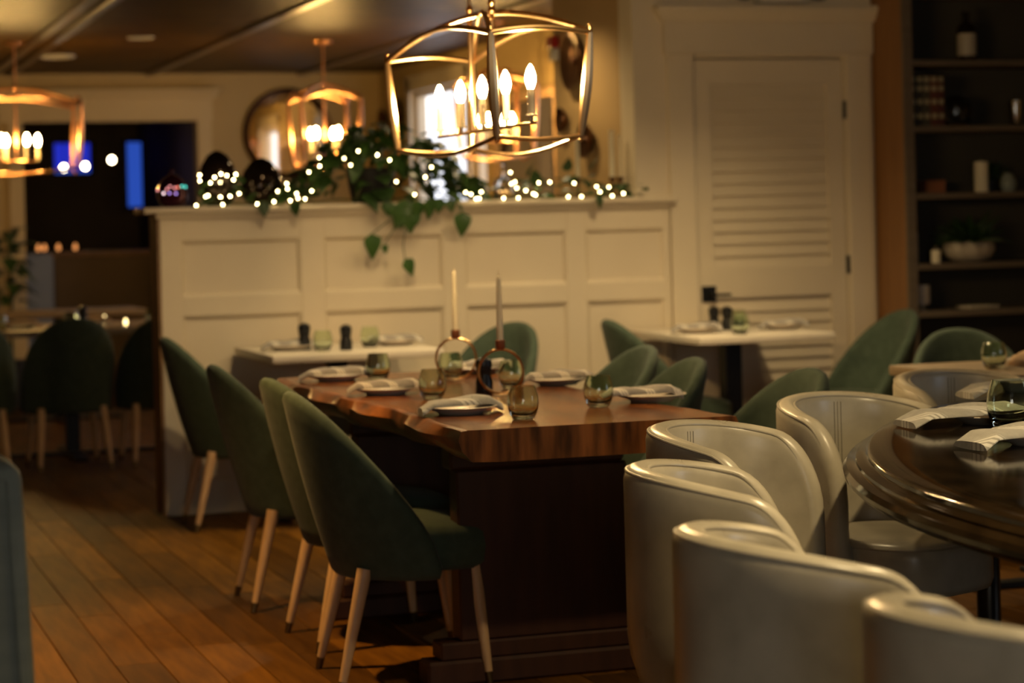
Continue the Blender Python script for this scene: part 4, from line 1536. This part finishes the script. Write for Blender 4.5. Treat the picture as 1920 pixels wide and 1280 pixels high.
# ---- room beyond: screens, bulbs, candles, pale chair
t = thing('television', 'blue television screen glowing in the room beyond the opening', 'television', (2.87, 23.38, 2.04))
obj('casing', box(B(), -.24, .24, -.05, 0, -.17, .17, .006, 1), M_black, t, 0)
obj('screen', box(B(), -.18, .18, -.053, -.049, -.13, .15), M_screen, t, 0)
obj('ticker', box(B(), -.18, .18, -.0535, -.0495, -.155, -.13), M_screen2, t, 0)
t = thing('television', 'tall pale blue screen seen edge-on at the right of the opening', 'television', (3.14, 20.9, 1.80), radians(22))
obj('casing', box(B(), -.10, .10, 0, .04, -.33, .33, .006, 1), M_black, t, 0)
obj('screen', box(B(), -.075, .075, -.004, .002, -.30, .30), M_screen2, t, 0)
M_globe = mat('lit_globe', (1, .9, .7), None, .3, emit=(1.0, .80, .48), strength=26)
for i, (x, y, z) in enumerate(((2.384, 20.0, 1.848), (2.571, 20.0, 1.859), (2.807, 20.0, 1.911))):
    t = thing('pendant_bulb', ['left of the three bare pendant bulbs in the room beyond', 'middle of the three bare pendant bulbs in the room beyond', 'right of the three bare pendant bulbs, the highest'][i],
              'pendant light', (x, y, z), 0, 'pendant bulbs')
    obj('globe', lathe(B(), [(0, -.028), (.018, -.02), (.027, 0), (.018, .022), (0, .03)], 16), M_globe, t)
    obj('cord', tube(B(), [(0, 0, .03), (0, 0, CEIL - z)], .003, 6), M_black, t)
sd = thing('back_bar', 'dark back bar counter in the room beyond the opening', 'counter', (2.4, 18.75, 0))
obj('counter_body', box(B(), -.85, .75, -.22, .22, 0, 1.08, .006, 1), M_darkwall, sd, 0)
obj('counter_top', box(B(), -.9, .8, -.26, .26, 1.08, 1.12, .006, 1), M_brownstreak, sd, 0)
M_glint = mat('glint_glow', (1, .8, .5), None, .4, emit=(1.0, .72, .30), strength=6)
M_tea = mat('lit_tealight', (1, .6, .3), None, .4, emit=(1.0, .36, .10), strength=1.1)
for i, (x, z) in enumerate(((1.998, 0), (2.048, 1), (2.16, 0), (2.297, 0))):
    t = thing('tealight', ['leftmost tealight glowing on the dark back bar', 'second and brightest tealight on the dark back bar', 'third tealight on the dark back bar', 'rightmost tealight on the dark back bar'][i],
              'candle', (x, 18.62, 1.1205), 0, 'tealights')
    obj('cup', lathe(B(), [(0, 0), (.022, 0), (.024, .03), (.021, .03), (.020, .004), (0, .004)], 14), M_clear, t)
    obj('flame', lathe(B(), [(0, .012), (.014, .02), (.016, .04), (.007, .062), (0, .07)], 12), M_tea, t)
for x, y, lb in ((1.66, 13.35, 'added tealight for a glass glint at the left of the dim passage table'), (1.80, 13.30, 'added tealight for a glass glint at the middle of the dim passage table'),
                 (1.84, 12.72, 'added tealight for a glass glint at the front of the dim passage table')):
    t = thing('tealight', lb, 'candle', (x, y, .7455), 0, 'tealights')  # glowing tealights added to stand in for glints on the table glasses
    obj('cup', lathe(B(), [(0, 0), (.018, 0), (.020, .03), (.018, .03), (.017, .004), (0, .004)], 14), M_clear, t)
    obj('flame', lathe(B(), [(0, .006), (.008, .012), (.010, .026), (.005, .042), (0, .048)], 12), M_glint, t)
t = thing('armchair', 'grey blue armchair half hidden in the room beyond the opening', 'chair', (1.86, 17.9, 0), radians(-80))
obj('seat', box(B(), -.26, .26, -.25, .25, .22, .46, .04, 3), M_greyf, t)
obj('backrest', box(B(), -.30, -.20, -.25, .25, .40, 1.12, .04, 3), M_greyf, t)
for sx in (-1, 1):
    for sy in (-1, 1):
        obj('leg', tube(B(), [(.2 * sx, .2 * sy, .22), (.22 * sx, .22 * sy, .0005)], [.02, .014], 10), M_trestle, t)

t = thing('tall_plant', 'dark leafy plant at the far left beside the opening', 'plant', (1.60, 16.9, 0))
obj('pot', lathe(B(), [(0, 0), (.12, 0), (.15, .35), (.14, .35), (0, .32)], 24), M_pot, t)
obj('stem', tube(B(), [(0, 0, .32), (.01, .01, .8), (.0, .0, 1.3)], .012, 8), M_stem, t)
rnd = random.Random(8)
for k in range(40):
    a = rnd.random() * 2 * pi
    z = rnd.uniform(.7, 1.32)
    put_leaf(t, (0, 0, 0), (.05 * cos(a), .05 * sin(a), z), (cos(a), sin(a), rnd.uniform(-.5, .8)), M_leaf2, LMD[1], 0, rnd.uniform(1.2, 1.9))

# ================================================================== BOOTH AT THE LEFT EDGE
t = thing('booth', 'slate green upholstered booth back at the left picture edge', 'booth', (-.490, 3.50, 0))
bm = B()
box(bm, -.75, .828, -.05, .11, .10, .952, .028, 4)
for v in bm.verts:
    if v.co.x > 0:
        v.co.x += .012 * (.95 - v.co.z) / .32
    v.co.y -= .02 * (.95 - v.co.z)
obj('back', bm, M_booth, t, 60)
bm = B()
pts = []
for k in range(14):
    z = .955 - k * .06
    pts.append((.806 + .012 * (.95 - z) / .32, -.0535 - .02 * (.95 - z), z - .03))
obj('piping', tube(B(), pts, .0045, 8), M_booth, t)
obj('piping', tube(B(), [(-.7, -.0525, .927), (0, -.0525, .927), (.80, -.0525, .927)], .003, 8), M_booth, t)
obj('plinth', box(B(), -.73, .84, -.03, .10, 0, .10), M_black, t, 0)
obj('seat', box(B(), -.75, .80, .10, .60, .10, .46, .04, 3), M_booth, t)
